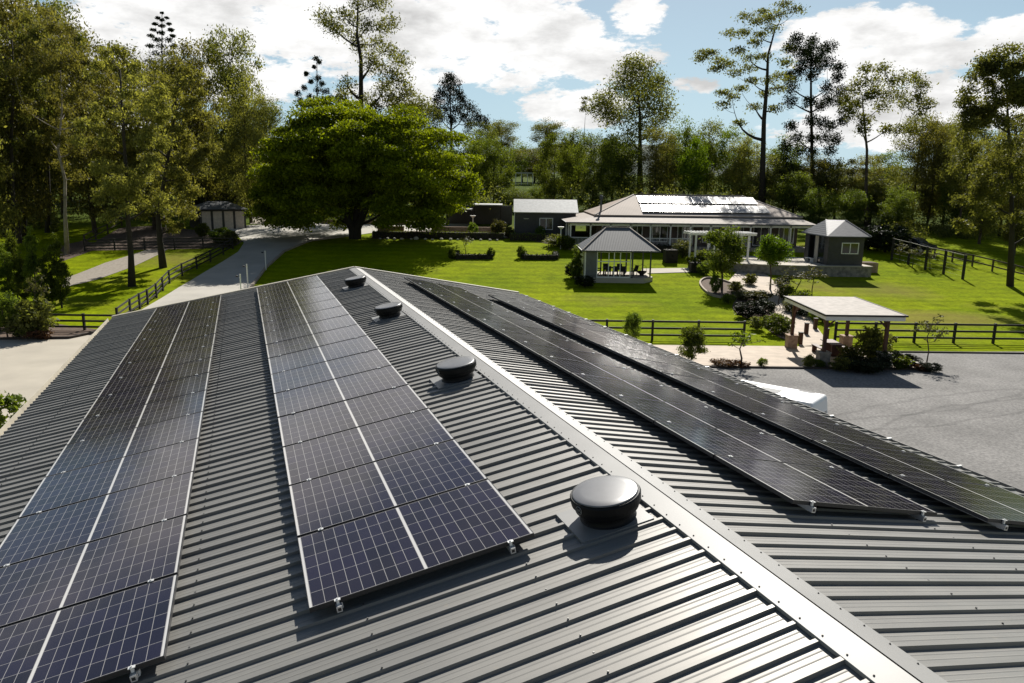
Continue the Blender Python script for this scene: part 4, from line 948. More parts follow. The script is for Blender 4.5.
# paddock trees in front of the left wood
def hero(name, label, base, v, pix, rpx, per, size, leaf, bark, seed, tr, trunk_px, deep=.8, squash=.7, shell=.5, top=.3, jitter=0, limit=90, elong=2.3, cat='tree', bend=.25, extra=None, group=None, droop=0.0):
    """a tree whose clumps were surveyed one by one; depth is spread evenly round its trunk"""
    rr = random.Random(seed); B0 = Vector((far(base[0], base[1], v).x, v, g(v)))
    cen, rad = [], []; xs = [p[0] for p in pix]; per = int(per*2.6); rpx *= 1.18; size *= .8; half = wid((max(xs)-min(xs))/2, v)
    for p in pix:
        q = far(p[0], p[1], v); r = wid((p[2] if len(p) > 2 else rpx)*rr.uniform(.85, 1.15), v)
        off = abs(q.x-B0.x)/max(half, .1); dv = rr.uniform(-1, 1)*half*deep*math.sqrt(max(.05, 1-min(1, off)**2))
        q = q + (q-Vector((0, 0, CAM_H)))*(dv/v)
        cen.append((q.x-B0.x, q.y-B0.y, q.z-B0.z)); rad.append((r, r, r*squash))
    tk = []
    for i, (x, y) in enumerate(trunk_px):
        q = far(x, y, v); t_ = i/max(1, len(trunk_px)-1)
        tk.append(((q.x-B0.x, 0, max(q.z-B0.z, -.3 if i == 0 else .2)), tr*(1-.8*t_)))
    tk[0] = ((tk[0][0][0], 0, -.6), tr*1.3)
    t = thing(name, label, cat, B0, 0, group)
    grow(tk, cen, rr, limit, tr*.5, bend=bend).build('trunk', M[bark], t, smooth=True)
    me = leaf_mesh('crown', cen, rad, per, size, seed, LM[leaf], shell=shell, top=top, elong=elong, droop=droop)
    o = bpy.data.objects.new('crown', me); C.objects.link(o); o.parent = t
    return t
hero('gum_tree', 'towering open gum tree with bare forked limbs behind the house', (763, 200), 122,
     [(703,54),(711,54),(719,62),(730,35),(763,14),(757,23),(784,6),(796,11),(778,16),(755,44),(739,52),(750,60),(760,36),(723,94),(732,98),(749,70),(768,82),(752,82),(778,77),(723,106),(765,95),(778,90),(739,124),(790,50),(768,20),(701,60),(728,66),(744,34),(772,30),(735,74),(786,64),(741,90),(755,108),(790,82),(774,110),(716,70),(764,58),(745,18)],
     7.5, 130, .42, 'gum', 'barkdark', 201, .5, [(763, 200), (763, 160), (764, 120), (767, 85), (768, 55), (775, 30)], squash=.5, top=1.0, bend=.5, deep=.6)
hero('gum_tree', 'very tall gum tree rising out of the frame behind the big spreading tree', (363, 200), 130,
     [(323,16),(333,28),(341,32),(353,20),(358,6),(373,4),(382,3),(356,38),(367,26),(344,15),(391,23),(382,28),(376,44),(388,50),(397,59),(402,63),(373,59),(382,70),(394,76),(402,82),(370,67),(347,85),(344,94),(382,94),(391,100),(397,103),(364,100),(408,97),(420,105),(350,-10),(375,-12),(362,-20),(328,22),(360,48),(340,100,7),(352,110,7),(386,86),(404,92),(412,108),(376,108)],
     8.5, 190, .45, 'gum', 'barkdark', 202, .6, [(363, 210), (362, 150), (361, 100), (361, 60), (357, 35), (358, 5)], squash=.8, deep=.6)
hero('gum_tree', 'umbrella-crowned gum tree with two slim pale stems right of the bunya pine', (866, 215), 112,
     [(866,70),(882,70),(860,83),(853,91),(873,82),(892,82),(902,80),(915,78),(922,86),(886,95),(899,95),(918,98),(869,98),(856,104),(882,106),(905,104),(928,104),(853,114),(866,121),(899,130),(912,130),(886,130),(845,100),(874,92),(862,130),(920,112),(846,110)],
     7.5, 170, .40, 'gum', 'bark', 203, .3, [(866, 240), (866, 190), (867, 150), (864, 120), (862, 95)], squash=.75, deep=.7)
hero('gum_tree', 'dense dark gum tree with a domed top behind the wood left of the house', (640, 200), 150,
     [(636,64),(628,68),(647,70),(622,82),(639,79),(658,82),(661,96),(617,93),(603,101),(598,109),(611,109),(633,96),(650,96),(647,112),(628,112),(663,109),(658,123),(639,126),(620,120),(641,104),(654,86),(630,88),(608,118),(644,88),(650,134),(630,138),(665,116)],
     10.5, 330, .5, 'gum', 'barkdark', 204, .6, [(640, 210), (640, 160), (640, 120), (638, 90)], squash=.8, deep=.8)
hero('bunya_pine', 'black-green bunya pine with round foliage tufts behind the pool house', (812, 215), 126,
     [(797,38),(812,41),(829,47),(791,47),(806,53),(818,59),(803,63),(815,67),(827,63),(838,67),(838,77),(790,75),(828,88),(841,91),(841,101),(829,100),(821,105),(791,88),(809,102),(790,101),(812,120),(843,120),(822,123),(831,126),(835,139),(791,126),(797,138),(812,138),(824,138),(812,152),(786,158),(824,164),(791,167),(821,176),(788,179),(824,187),(786,190),(800,52),(810,48),(822,52),(812,60),(800,70),(812,76),(800,150,6),(830,150,6),(800,170,7),(834,170),(800,186,7),(812,190,7),(836,186),(786,146),(780,172)],
     5.5, 260, .36, 'dark', 'barkdark', 205, .32, [(812, 225), (812, 150), (811, 100), (811, 65), (811, 45)], squash=.85, deep=.9, top=0, shell=.45, bend=.1)
hero('bunya_pine', 'dark narrow bunya pine above the right end of the big spreading tree', (452, 180), 150,
     [(450,78),(446,84),(455,84),(450,90),(441,94),(458,94),(437,101),(449,100),(461,100),(436,110),(446,110),(457,110),(466,106),(440,118),(452,120),(463,118),(472,112),(478,118),(470,124),(484,122)],
     5.2, 230, .40, 'dark', 'barkdark', 206, .3, [(452, 190), (451, 130), (450, 85)], squash=.9, deep=.8, bend=.1)
hero('norfolk_pine', 'slender tiered pine tip above the left wood', (162, 190), 150,
     [(162,13,1.5),(158,18,2),(167,18,2),(162,20,2.5),(155,24,2.4),(169,24,2.4),(162,26,3),(153,30,3),(171,30,3),(161,33,4),(151,36,3),(173,36,3),(157,40,4.5),(168,40,4.5),(150,46,4),(162,47,6),(174,46,4),(156,54,6),(169,54,6),(162,62,7),(174,60,6),(150,62,6),(160,74,8),(172,76,8)],
     3, 110, .38, 'dark', 'barkdark', 207, .28, [(162, 200), (162, 90), (162, 12)], squash=.5, deep=.9, bend=-.3)
hero('bunya_pine', 'sparse broken bunya pine with knobbly tufts left of the tallest gum', (318, 190), 140,
     [(316,59,3.2),(319,62,3),(314,67,2),(306,74,2.2),(311,82,2.5),(318,78,3),(322,84,3.2),(326,92,4),(318,90,4),(304,88,3),(298,94,3),(300,101,3.5),(310,98,4),(331,98,3.5),(324,102,4.5),(314,104,4.5),(303,107,4)],
     3, 110, .36, 'dark', 'barkdark', 208, .22, [(318, 200), (317, 110), (317, 58)], squash=.9, deep=.8, bend=0)
rr = random.Random(44); pix = []
for _ in range(95):
    t_ = rr.random()**.75; y = 60+185*(1-t_)*.95; wv = 40*math.sin(min(1, (y-40)/100)*1.57)
    pix.append((1006+rr.uniform(-1, 1)*(wv+8), y, rr.uniform(7, 11)))
pix += [(985, 62), (1000, 54), (1014, 52), (975, 78), (1030, 60), (968, 92), (1040, 80), (978, 112), (964, 104), (990, 70), (1020, 66)]
hero('gum_tree', 'big gum tree with a dark trunk at the right edge of the lawn', (1011, 283), 72, pix, 9, 200, .30, 'gum', 'barkdark', 209, .27, [(1011, 284), (1012, 230), (1011, 170), (1008, 120), (1006, 80)], squash=.7, deep=.8)
def oval(cx, cy, rx, ry, n, r, seed):
    q = random.Random(seed); out = []
    for _ in range(n):
        a = q.uniform(0, 6.283); k_ = q.random()**.45; out.append((cx+math.cos(a)*rx*k_, cy+math.sin(a)*ry*k_, r*q.uniform(.75, 1.25)))
    return out
hero('gum_tree', 'yellow-green gum tree with dark straight trunk in the paddock, nearer the track', (132, 284), 67, oval(122, 120, 44, 72, 58, 8, 5)+oval(135, 195, 42, 30, 22, 7, 6), 8, 150, .28, 'gumyellow', 'barkdark', 210, .29, [(131.5, 285), (131, 255), (128, 220), (126, 170), (122, 110), (120, 70)], droop=1.6, deep=.9, top=0)
hero('gum_tree', 'yellow-green gum tree with leaning dark trunk in the paddock, nearer the driveway', (163, 268), 76, oval(178, 130, 40, 66, 56, 8, 7)+oval(168, 200, 32, 30, 24, 7, 8), 8, 150, .30, 'gumyellow', 'barkdark', 211, .33, [(163.5, 269), (160, 240), (158, 215), (166, 170), (174, 120), (178, 80)], droop=1.6, deep=.9, top=0)
hero('gum_tree', 'pale-stemmed gum tree with a broken side limb at far left', (66, 246), 82, oval(58, 70, 46, 62, 50, 9, 9)+oval(70, 150, 40, 30, 14, 7, 10), 9, 140, .32, 'gumyellow', 'barkpale', 212, .22, [(66, 247), (65, 215), (65, 180), (58, 150), (62, 110), (60, 60)], droop=1.6, deep=.9, top=0)
for i, (x, y, v) in enumerate(((12, 262, 84), (24, 250, 90), (48, 246, 96), (5, 250, 92))):
    hero('gum_tree', 'slim dark-trunked gum tree at far left, %s from the left edge' % ORD[(1, 2, 3, 0)[i]], (x, y), v, oval(x, 60, 34, 55, 26, 8, 20+i)+oval(x, 140, 26, 34, 10, 6, 30+i), 8, 120, .34, 'gumyellow' if i % 2 else 'gum', 'barkdark', 213+i, .26, [(x, y), (x+1, 200), (x-1, 140), (x+2, 80), (x, 40)], droop=1.5, deep=.9, top=0, group='slim gums at far left')

# the big spreading tree
def big_tree():
    rr = random.Random(77); v = 94; B0 = Vector((far(355, 235, v).x, v, g(v))); cen, rad = [], []; px = v/F_PX
    sc = .90; t = thing('spreading_tree', 'huge dense bright green spreading tree shading the lawn and driveway', 'tree', B0)
    lobes = [(-3.4, 0, 15.2, 4.6, 5, 2.0), (4, 0, 14.2, 5, 5, 2.0), (-8.5, -3, 3.9, 3.6, 4, 2.6), (9.8, -3, 4.6, 4, 4, 2.8), (-4.5, -5, 4.2, 3, 3, 1.8), (5.6, -3.5, 4.2, 3.2, 3, 2.2), (-10.5, 0, 3.4, 2.6, 3, 1.8), (0, 0, 11.0, 11.5, 9.5, 4.4), (-7.6, -1, 8.0, 5.2, 6, 4.4), (-5, 2, 5.0, 6.5, 6, 3.2), (6, 2, 5.6, 7.5, 5, 3.2), (-2.5, 1, 13.0, 6.5, 6, 3.2), (6.5, 0, 10.8, 7, 7, 4.2), (12.4, -1, 8.6, 4.2, 5, 5.0), (13.0, 0, 6.2, 3.0, 4, 3.2), (5.5, 1, 7.0, 8, 6, 3.0), (-6, 1, 7.0, 7.5, 6, 3.2), (-4, -4, 9.6, 6, 5, 4), (5, -4.5, 9, 6, 5, 4), (-9.6, 0, 5.2, 2.6, 3, 3.4), (1, 6, 10, 9, 5, 4.5)]
    for (x, y, z, rx, ry, rz_) in lobes:
        n = int(rx*ry*rz_*.13)+10
        for _ in range(n):
            d = Vector((rr.gauss(0, 1), rr.gauss(0, 1), rr.gauss(0, 1)*.9)).normalized()*rr.random()**.22
            k_ = rr.uniform(1.0, 1.9); zz = z-.5+d.z*rz_*1.05
            if zz < 1.5 or (zz < 3.2 and abs(x+d.x*rx) < 2.2 and y+d.y*ry < 1): continue
            cen.append(((x+d.x*rx)*sc, y+d.y*ry, zz)); rad.append((k_*1.25, k_*1.25, k_*.5))
    tk = MB()
    forks = [[(-.1, 0, -.6), (-.3, 0, 1.2), (-1.3, 0, 3.4), (-2.6, .5, 6.5), (-4, 0, 9.5)], [(.2, 0, -.6), (.3, 0, 1.3), (1.3, 0, 3.4), (2.6, -.4, 6.6), (5, 0, 9.5)], [(0, .3, -.6), (.1, .4, 1.5), (.2, 1.0, 4.0), (.3, 1.6, 8), (0, 2, 11)]]
    b = MB()
    for f in forks: b.tube(f, [.62, .52, .42, .3, .14], 9)
    sub = [c for i, c in enumerate(cen) if i % 4 == 0]
    q = grow([(forks[2][i], (.6, .5, .4, .28, .12)[i]) for i in range(5)], sub, rr, 90, .2)
    b.add(q.v, q.f); b.build('trunk', M['barkdark'], t, smooth=True)
    me = leaf_mesh('crown', cen, rad, 760, .28, 5, LM['fig'], top=.8, shell=.42, elong=1.7, fuzz=.13); o = bpy.data.objects.new('crown', me); C.objects.link(o); o.parent = t
big_tree()
# forest understorey: one uncountable mass of scrub under the trees
def scrub():
    rr = random.Random(9); cen, rad = [], []
    for _ in range(850):
        v = rr.uniform(112, 165); u = rr.uniform(-.78, .78)*v
        pxx = 512+u/v*F_PX
        if abs(pxx-523) < 19: continue
        if v < 122 and (190 < pxx < 330): continue
        k_ = rr.uniform(1.0, 2.4); cen.append((u, v, g(v)+k_*.5+rr.random()**1.5*3.5)); rad.append((k_*1.3, k_*1.3, k_))
    for _ in range(220):   # nearer scrub at both sides
        s_ = rr.choice((-1, 1)); v = rr.uniform(96, 112); pxx = rr.uniform(-60, 60) if s_ < 0 else rr.uniform(872, 1060)
        if s_ > 0 and v < 100 and pxx > 915: continue
        u = (pxx-512)/F_PX*v; k_ = rr.uniform(.6, 1.5); cen.append((u, v, g(v)+k_*.5)); rad.append((k_*1.3, k_*1.3, k_))
    me = leaf_mesh('undergrowth', cen, rad, 140, .30, 12, LM['gum']); o = bpy.data.objects.new('undergrowth', me); C.objects.link(o)
    tag(o, 'tangled dark undergrowth filling the floor of the surrounding wood', 'undergrowth', kind='stuff')
scrub()
# hedges
def hedge(pts, w, h, label, leaf='mid', name='hedge', size=.13, dens=170, cat='hedge', group=None):
    rg = random.Random(len(label)); b = MB(); o0 = pts[0]; cen, rad, per = [], [], []
    for a, c in zip(pts, pts[1:]):
        a_, c_ = a-o0, c-o0; b.beam(a_+Vector((0, 0, h*.45-.05)), c_+Vector((0, 0, h*.45-.05)), w*.8, h*.9+.1); L_ = (c-a).length; n = max(2, int(L_/.28)); d = (c_-a_).normalized(); sd = Vector((d.y, -d.x, 0))
        for i in range(n):
            for s_ in (-.42, 0, .42):
                for z in ((.15, .5, .85) if s_ else (.95,)):
                    q = a_.lerp(c_, (i+rg.random())/n) + sd*s_*w + Vector((0, 0, z*h)); cen.append(tuple(q)); rad.append((.2, .2, .17*max(1, h*.6)))
    t = thing(name, label, cat, o0, 0, group)
    b.build('stems', M['barkdark'], t)
    me = leaf_mesh('leaves', cen, rad, max(6, int(dens/14)), size, 3, LM[leaf], shell=.5, elong=1.7); o = bpy.data.objects.new('leaves', me); C.objects.link(o); o.parent = t
    return t
hv = 95.2
hedge([on(u, hv) for u in (-17.8, -10, -5, -1.2)], .9, .85, 'long low clipped hedge along the top edge of the lawn, left of the cottage')
hedge([on(u, 94.2) for u in (-.4, 4.5)], .9, .9, 'short clipped hedge in front of the dark cottage')
hedge([on(u, 124) for u in (-53, -38)], 2.2, 3.3, 'tall clipped hedge with sunlit top behind the garage', size=.3, dens=200)
for (xa, xb, ya, lab) in ((456, 490, 259, 'low U-shaped clipped box hedge bed on the lawn, left one'), (524, 556, 259.5, 'low U-shaped clipped box hedge bed on the lawn, right one')):
    a, c = at(xa, ya), at(xb, ya); hedge([a+Vector((0, 2.0, g(a.y+2)-g(a.y))), a, c, c+Vector((0, 2.0, g(c.y+2)-g(c.y)))], .55, .55, lab, 'dark', group='hedge beds on the lawn')
hedge([at(664, 262), at(676, 262)], 1.6, 1.5, 'tall dark hedge block left of the arbour', 'dark')
hedge([at(690, 272), at(704, 272)], 1.1, 1.1, 'small dark clipped hedge block beside the patio end', 'dark')
hedge([on(u, 87.2) for u in (13.8, 18.4)], .8, .9, 'dark hedge in front of the house veranda', 'dark')
# white stones edging the bed
rk = MB(); rr = random.Random(2); rk.lathe([(.06, 0), (.17, .03), (.2, .1), (.13, .2), (.02, .23)], n=7); rs = None
for i in range(16):
    p = on(-16.8+i*.98+rr.uniform(-.2, .2), 93.6+rr.uniform(-.15, .15), .02)
    if rs is None: rs = rk.build('edging_stone', M['rock']); o = rs
    else: o = rs.copy(); C.objects.link(o)
    o.location = p; s_ = rr.uniform(.7, 1.2); o.scale = (s_*1.2, s_, s_); o.rotation_euler.z = rr.random()*6
    if i == 5: o.scale = (2.3, 1.6, 1.9)
    tag(o, 'rounded white edging stone in the mulch along the hedge, %s from the left' % ORD[i], 'stone', 'white edging stones')
# shrubs and small trees: (kind, px, py of the foot, height m, width m, name, label)
GARD = [
 ('smallmid', 722, 290, 5.9, 4.9, 'garden_tree', 'bushy green garden tree beside the paved garden path'),
 ('small', 770, 290, 5.2, 4.2, 'garden_tree', 'yellow-tipped garden tree right of the arbour with a low fork'),
 ('bushround', 715, 293, 1.9, 1.2, 'shrub', 'small round shrub on a short stem in the edged bed'),
 ('bushdark', 748, 318, 1.5, 2.6, 'shrub', 'dark rounded shrub, left one above the fence end'),
 ('bushdark', 764, 316, 1.5, 2.0, 'shrub', 'dark rounded shrub in the middle of the lower garden bed'),
 ('bushround', 776, 334, 1.6, 2.5, 'shrub', 'broad round green shrub next to the shelter post'),
 ('bushdark', 804, 316, 1.3, 2.6, 'shrub', 'dark shrub behind the left back post of the shelter'),
 ('bush0', 822, 322, 1.2, 2.2, 'shrub', 'green shrub under the shelter roof on the lawn side'),
 ('bush2', 745, 300, 1.0, 2.6, 'shrub', 'silvery low shrub beside the garden steps'),
 ('bush2', 760, 302, 1.2, 2.6, 'shrub', 'grey-green spreading shrub in the middle of the garden bed'),
 ('sapling', 778, 305, 3.0, 2.4, 'shrub', 'leggy grey shrub with bare upright stems'),
 ('sapling', 795, 300, 3.4, 3.2, 'shrub', 'bare branching shrub behind the shelter roof, left one'),
 ('sapling', 812, 300, 3.6, 2.8, 'shrub', 'bare branching shrub behind the shelter roof, right one'),
 ('bush0', 786, 300, 1.5, 2.0, 'shrub', 'leafy shrub at the top of the lower bed'),
 ('bush1', 736, 292, 1.1, 1.8, 'shrub', 'olive shrub between path and lawn edge'),
 ('cypress', 576, 280, 3.4, 1.6, 'conifer', 'cone-shaped green conifer at the left wall of the gazebo'),
 ('bushdark', 585, 287, 1.2, 2.2, 'shrub', 'dark clipped shrub at the left front corner of the gazebo'),
 ('bushdark', 573, 278, 1.6, 1.8, 'shrub', 'dark shrub left of the conifer by the gazebo'),
 ('bushround', 540, 239, 1.8, 1.5, 'shrub', 'rounded shrub beside the lamp in front of the cottage'),
 ('bushround', 473, 236, 1.9, 1.5, 'shrub', 'rounded shrub under the left garden lamp'),
 ('bush2', 498, 237, 2.6, 2.6, 'shrub', 'feathery grey-green shrub left of the cottage'),
 ('bush1', 510, 238, 1.6, 2.0, 'shrub', 'olive shrub at the cottage corner'),
 ('bush1', 556, 246, 1.6, 3.4, 'shrub', 'tangled shrub border between the cottage and the gazebo'),
 ('bush0', 566, 250, 2.0, 2.6, 'shrub', 'green shrub at the left end of the veranda'),
 ('sapling', 549, 252, 2.2, 2.6, 'shrub', 'bare little rose tree behind the right hedge bed'),
 ('sapling', 466, 254, 2.4, 2.2, 'shrub', 'bare little rose tree behind the left hedge bed'),
 ('bushround', 452, 259, 1.2, 1.1, 'shrub', 'clipped ball at the left corner of the left hedge bed'),
 ('bushround', 491, 258, 1.3, 1.1, 'shrub', 'clipped ball at the right corner of the left hedge bed'),
 ('bushround', 521, 258, 1.5, 1.2, 'shrub', 'clipped ball at the left corner of the right hedge bed'),
 ('bushdark', 545, 234, 3.4, 3.0, 'shrub', 'tall dark shrub against the right half of the cottage'),
 ('bush2', 682, 258, 2.4, 2.6, 'shrub', 'pale flowering shrub climbing the left side of the arbour'),
 ('bush0', 734, 262, 2.6, 2.2, 'shrub', 'green shrub at the right end of the arbour'),
 ('bush0', 700, 262, 1.6, 2.8, 'shrub', 'leafy shrub in front of the arbour posts'),
 ('bush1', 230, 246, 1.9, 2.8, 'shrub', 'rounded dark green shrub where the fence meets the driveway, left one'),
 ('bushround', 222, 243, 2.0, 3.6, 'shrub', 'broad clipped shrub beside the garage forecourt'),
 ('bushround', 203, 237, 1.9, 2.0, 'shrub', 'small round shrub in front of the left garage door'),
 ('smallmid', 691, 372, 2.7, 2.0, 'garden_tree', 'dense little tree in the kerb bed by the barn eave'),
 ('smallmid', 632, 352, 2.6, 1.4, 'garden_tree', 'narrow little tree beside the fence by the barn eave'),
 ('sparse', 740, 368, 2.3, 3.0, 'garden_tree', 'sparse lime-leaved frangipani with bare forks on the footpath'),
 ('bushred', 722, 367, .6, 1.6, 'ground_cover', 'reddish low plant at the left foot of the frangipani'),
 ('bushred', 738, 368, .6, 1.5, 'ground_cover', 'reddish low plant right at the foot of the frangipani'),
 ('bush0', 762, 367, .6, .7, 'shrub', 'small lime tuft alone on the footpath edge'),
 ('bush1', 872, 362, 2.3, 2.6, 'shrub', 'dark glossy shrub between the two front posts of the shelter'),
 ('bush1', 850, 366, 1.3, 1.8, 'shrub', 'low shrub right of the front left shelter post'),
 ('bushdark', 888, 368, 1.2, 1.7, 'shrub', 'dark low shrub at the front right shelter post'),
 ('bush0', 818, 368, .6, .9, 'shrub', 'lime green tuft left of the front left shelter post'),
 ('bush1', 808, 368, .9, .8, 'shrub', 'small grey-leaved plant on the kerb left of the shelter'),
 ('sapling', 926, 366, 3.6, 2.2, 'garden_tree', 'thin wispy sapling at the right end of the kerb bed'),
 ('bush1', 840, 371, .9, 1.5, 'shrub', 'low olive shrub on the kerb left of the glossy shrub'),
 ('bush0', 898, 370, 1.0, 1.4, 'shrub', 'green shrub on the kerb between shelter post and cycad'),
 ('bush2', 882, 352, 1.5, 1.7, 'shrub', 'grey shrub inside the shelter beside the right back post'),
 ('bushred', 920, 371, .6, 1.2, 'ground_cover', 'reddish low plant on the kerb right of the cycad'),
 ('bushdark', 930, 372, .6, 1.3, 'shrub', 'dark low plant at the right end of the kerb bed'),
 ('bushdark', 862, 370, .8, 3.4, 'shrub', 'dark trailing shrub along the kerb in front of the shelter'),
 ('bush1', 34, 338, 2.9, 3.5, 'garden_tree', 'broad grey-green shrubby tree behind the yard kerb at far left'),
 ('smallmid', 8, 338, 3.0, 2.5, 'garden_tree', 'green shrubby tree at the left edge of the yard'),
 ('sapling', 42, 336, 5.2, 1.6, 'garden_tree', 'tall thin-stemmed sapling above the yard kerb'),
 ('bush2', 18, 339, 1.3, 1.6, 'shrub', 'straw-coloured grass clump on the yard kerb'),
 ('bushred', 38, 340, .9, 2.0, 'shrub', 'reddish-brown low shrub on the yard kerb'),
 ('bush0', 0, 330, 2.0, 2.4, 'shrub', 'bright green shrub low at the left edge'),
 ('sapling', 912, 268, 2.7, 2.2, 'vine', 'sparse brownish vine on the trellis between the first and second posts'),
 ('sapling', 900, 262, 2.7, 2.2, 'vine', 'sparse brownish vine at the left end of the trellis'),
 ('sapling', 930, 270, 2.7, 2.2, 'vine', 'thin brownish vine on the middle of the trellis'),
 ('bush0', 728, 304, 1.0, 1.5, 'shrub', 'low leafy shrub on the lawn edge below the edged bed'),
 ('bush1', 757, 330, 1.1, 1.6, 'shrub', 'olive shrub nearest the right end of the lawn fence'),
 ('bush2', 790, 312, 1.1, 1.8, 'shrub', 'silvery shrub along the left side of the garden path'),
 ('bush0', 800, 306, 1.6, 2.0, 'shrub', 'green shrub just above the shelter roof'),
 ('bushround', 704, 275, 1.5, 1.7, 'shrub', 'round shrub at the right end of the patio slab'),
 ('bush1', 750, 285, 1.2, 1.8, 'shrub', 'olive shrub at the foot of the terrace steps'),
 ('bush2', 716, 264, 1.7, 2.4, 'shrub', 'pale leafy shrub below the middle of the arbour'),
 ('bushdark', 782, 286, 1.0, 1.6, 'shrub', 'low dark shrub right of the yellow-tipped garden tree'),
 ('bush0', 692, 268, 1.5, 1.6, 'shrub', 'green shrub between the hedge block and the arbour'),
 ('bushdark', 885, 252, 3.6, 6.0, 'shrub', 'dark shrub bank right of the pool house'),
 ('bushdark', 868, 250, 3.2, 5.0, 'shrub', 'dark shrub bank close behind the pool house'),
]
NW = {'small': (5, 3.9), 'smal': 0}
for (key, px, py, h, w, nm, lab) in GARD:
    base = at(px, py); H0 = KIND[key][2]
    w0 = {'small': 3.8, 'smallmid': 3.6, 'sapling': 1.9, 'sparse': 2.3, 'cypress': 2.8, 'bushred': 1.5}.get(key, 2.2)
    plant(key, base, w/w0, h/H0*(1.0 if key != 'bushred' else .8*1.2), random.Random(px*3+py).uniform(0, 6.28), nm, lab, {'garden_tree': 'tree', 'conifer': 'conifer', 'vine': 'vine', 'ground_cover': 'plant'}.get(nm, 'shrub'), None, 'stems' if 'tree' not in nm else 'trunk', 'leaves' if 'tree' not in nm else 'crown')
for i, (px, py, h, w) in enumerate(((10, 303, 4.8, 1.5), (26, 304, 4.2, 1.4), (38, 306, 6.2, 1.6), (50, 308, 4.6, 1.4), (62, 308, 5.8, 1.7), (18, 299, 5.6, 1.5))):
    plant('cypress', at(px, py), w/2.8, h/7, i, 'conifer', 'dark columnar conifer in the clump at far left, %s from the left' % ORD[(0, 2, 3, 4, 5, 1)[i]], 'conifer', 'columnar conifers at far left', 'stems', 'leaves')
# cycad, with arching fronds
def cycad(base):
    t = thing('cycad', 'dark cycad with arching fronds on the kerb bed right of the shelter', 'cycad', base)
    b = MB(); b.lathe([(.18, -.1), (.2, .2), (.12, .4)], n=10); b.build('trunk', M['barkdark'], t)
    q = random.Random(4); b = MB()
    for i in range(34):
        a = i*2.4; el = q.uniform(.35, 1.3); L_ = q.uniform(.9, 1.25); d = Vector((math.cos(a), math.sin(a), 0)); pts = []
        for k_ in range(7):
            s_ = k_/6*L_; pts.append(d*s_*math.cos(el)*1.05 + Vector((0, 0, .35+s_*math.sin(el)-.55*s_*s_)))
        sd = Vector((-d.y, d.x, 0))
        for k_ in range(6):
            w = .11*math.sin((k_+1)/7*3.14)+.02; w2 = .11*math.sin((k_+2)/7*3.14)+.01
            b.add([pts[k_]-sd*w+Vector((0, 0, .03)), pts[k_], pts[k_+1], pts[k_+1]-sd*w2+Vector((0, 0, .03))], [(0, 1, 2, 3)]); b.add([pts[k_]+sd*w+Vector((0, 0, .03)), pts[k_], pts[k_+1], pts[k_+1]+sd*w2+Vector((0, 0, .03))], [(0, 3, 2, 1)])
    b.build('fronds', LM['dark'], t, recalc=False)
cycad(at(908, 368))
for i, (px, py, lab) in enumerate(((866, 363, 'pale boulder under the glossy shrub by the shelter'), (918, 366, 'pale boulder beside the cycad'), (878, 364, 'pale boulder right of the glossy shrub'))):
    o = MB().lathe([(.05, -.05), (.32, .02), (.34, .12), (.22, .26), (.03, .3)], n=8).build('boulder', M['rock']); o.location = at(px, py, .04); o.scale = (1.2, .8, .8); tag(o, lab, 'boulder', 'pale boulders')
# plant by the barn gutter at the left edge
p = at(4, 436); plant('bush0', (p.x-.3, p.y, 0), 1.1, 1.0, 0, 'shrub', 'bright green shrub beside the barn gutter at the left edge', 'shrub', None, 'stems', 'leaves')

# ------------------------------------------------------------------ vehicles
def loft(secs, nseg=None):
    """skin between equal-length outlines"""
    b = MB(); n = len(secs[0]); vs = [p for s_ in secs for p in s_]
    b.add(vs, [(j*n+i, j*n+(i+1) % n, (j+1)*n+(i+1) % n, (j+1)*n+i) for j in range(len(secs)-1) for i in range(n)] + [list(range(n))[::-1], list(range((len(secs)-1)*n, len(secs)*n))]); return b
def vehicle(name, label, cat, loc, rz, paint, L_, W_, Ht, prof, roof_glass=False):
    """long axis +x forward; prof = [(x, z)] outline of the side, wheels and glass added"""
    t = thing(name, label, cat, loc, rz)
    sill = [(x, max(z, .32)) for x, z in prof]
    secs = []
    for yy, ins in ((-W_/2, .0), (-W_/2+.02, .0), (0, .0), (W_/2-.02, 0), (W_/2, 0)):
        pass
    belt = 1.0
    def yw(z): return W_/2 - (max(0, z-belt)*.16) - (.04 if z < .5 else 0)
    b = MB(); n = len(prof); vs = [(x, -yw(z), z) for x, z in prof]+[(x, yw(z), z) for x, z in prof]
    b.add(vs, [(i, (i+1) % n, n+(i+1) % n, n+i) for i in range(n)] + [list(range(n))[::-1], list(range(n, 2*n))])
    body = b.build('body', paint, t); md = body.modifiers.new('b', 'BEVEL'); md.width = .07; md.segments = 3; md.limit_method = 'ANGLE'; md.angle_limit = R(20)
    for x in (L_*.31, -L_*.31):
        for s_ in (-1, 1):
            b = MB(); b.tube([(x, s_*(W_/2-.2), .34), (x, s_*(W_/2+.005), .34)], [.34, .34], 20); w = b.build('wheel', M['tyre'], t)
            b = MB(); b.tube([(x, s_*(W_/2), .34), (x, s_*(W_/2+.02), .34)], [.2, .19], 12); b.build('rim', M['alu'], w)
    return t, yw
prof = [(-2.6, .35), (-2.62, 1.1), (-2.56, 2.2), (-2.50, 2.36), (.9, 2.36), (1.2, 2.26), (1.95, 1.3), (2.5, 1.05), (2.62, .75), (2.6, .35)]
t, yw = vehicle('van', 'white van with tinted roof panels parked on the gravel beside the barn', 'van', (9.95, 29.35, 0), R(140), M['carwhite'], 5.2, 2.1, 2.3, prof); t.scale = (1, 1, .9)
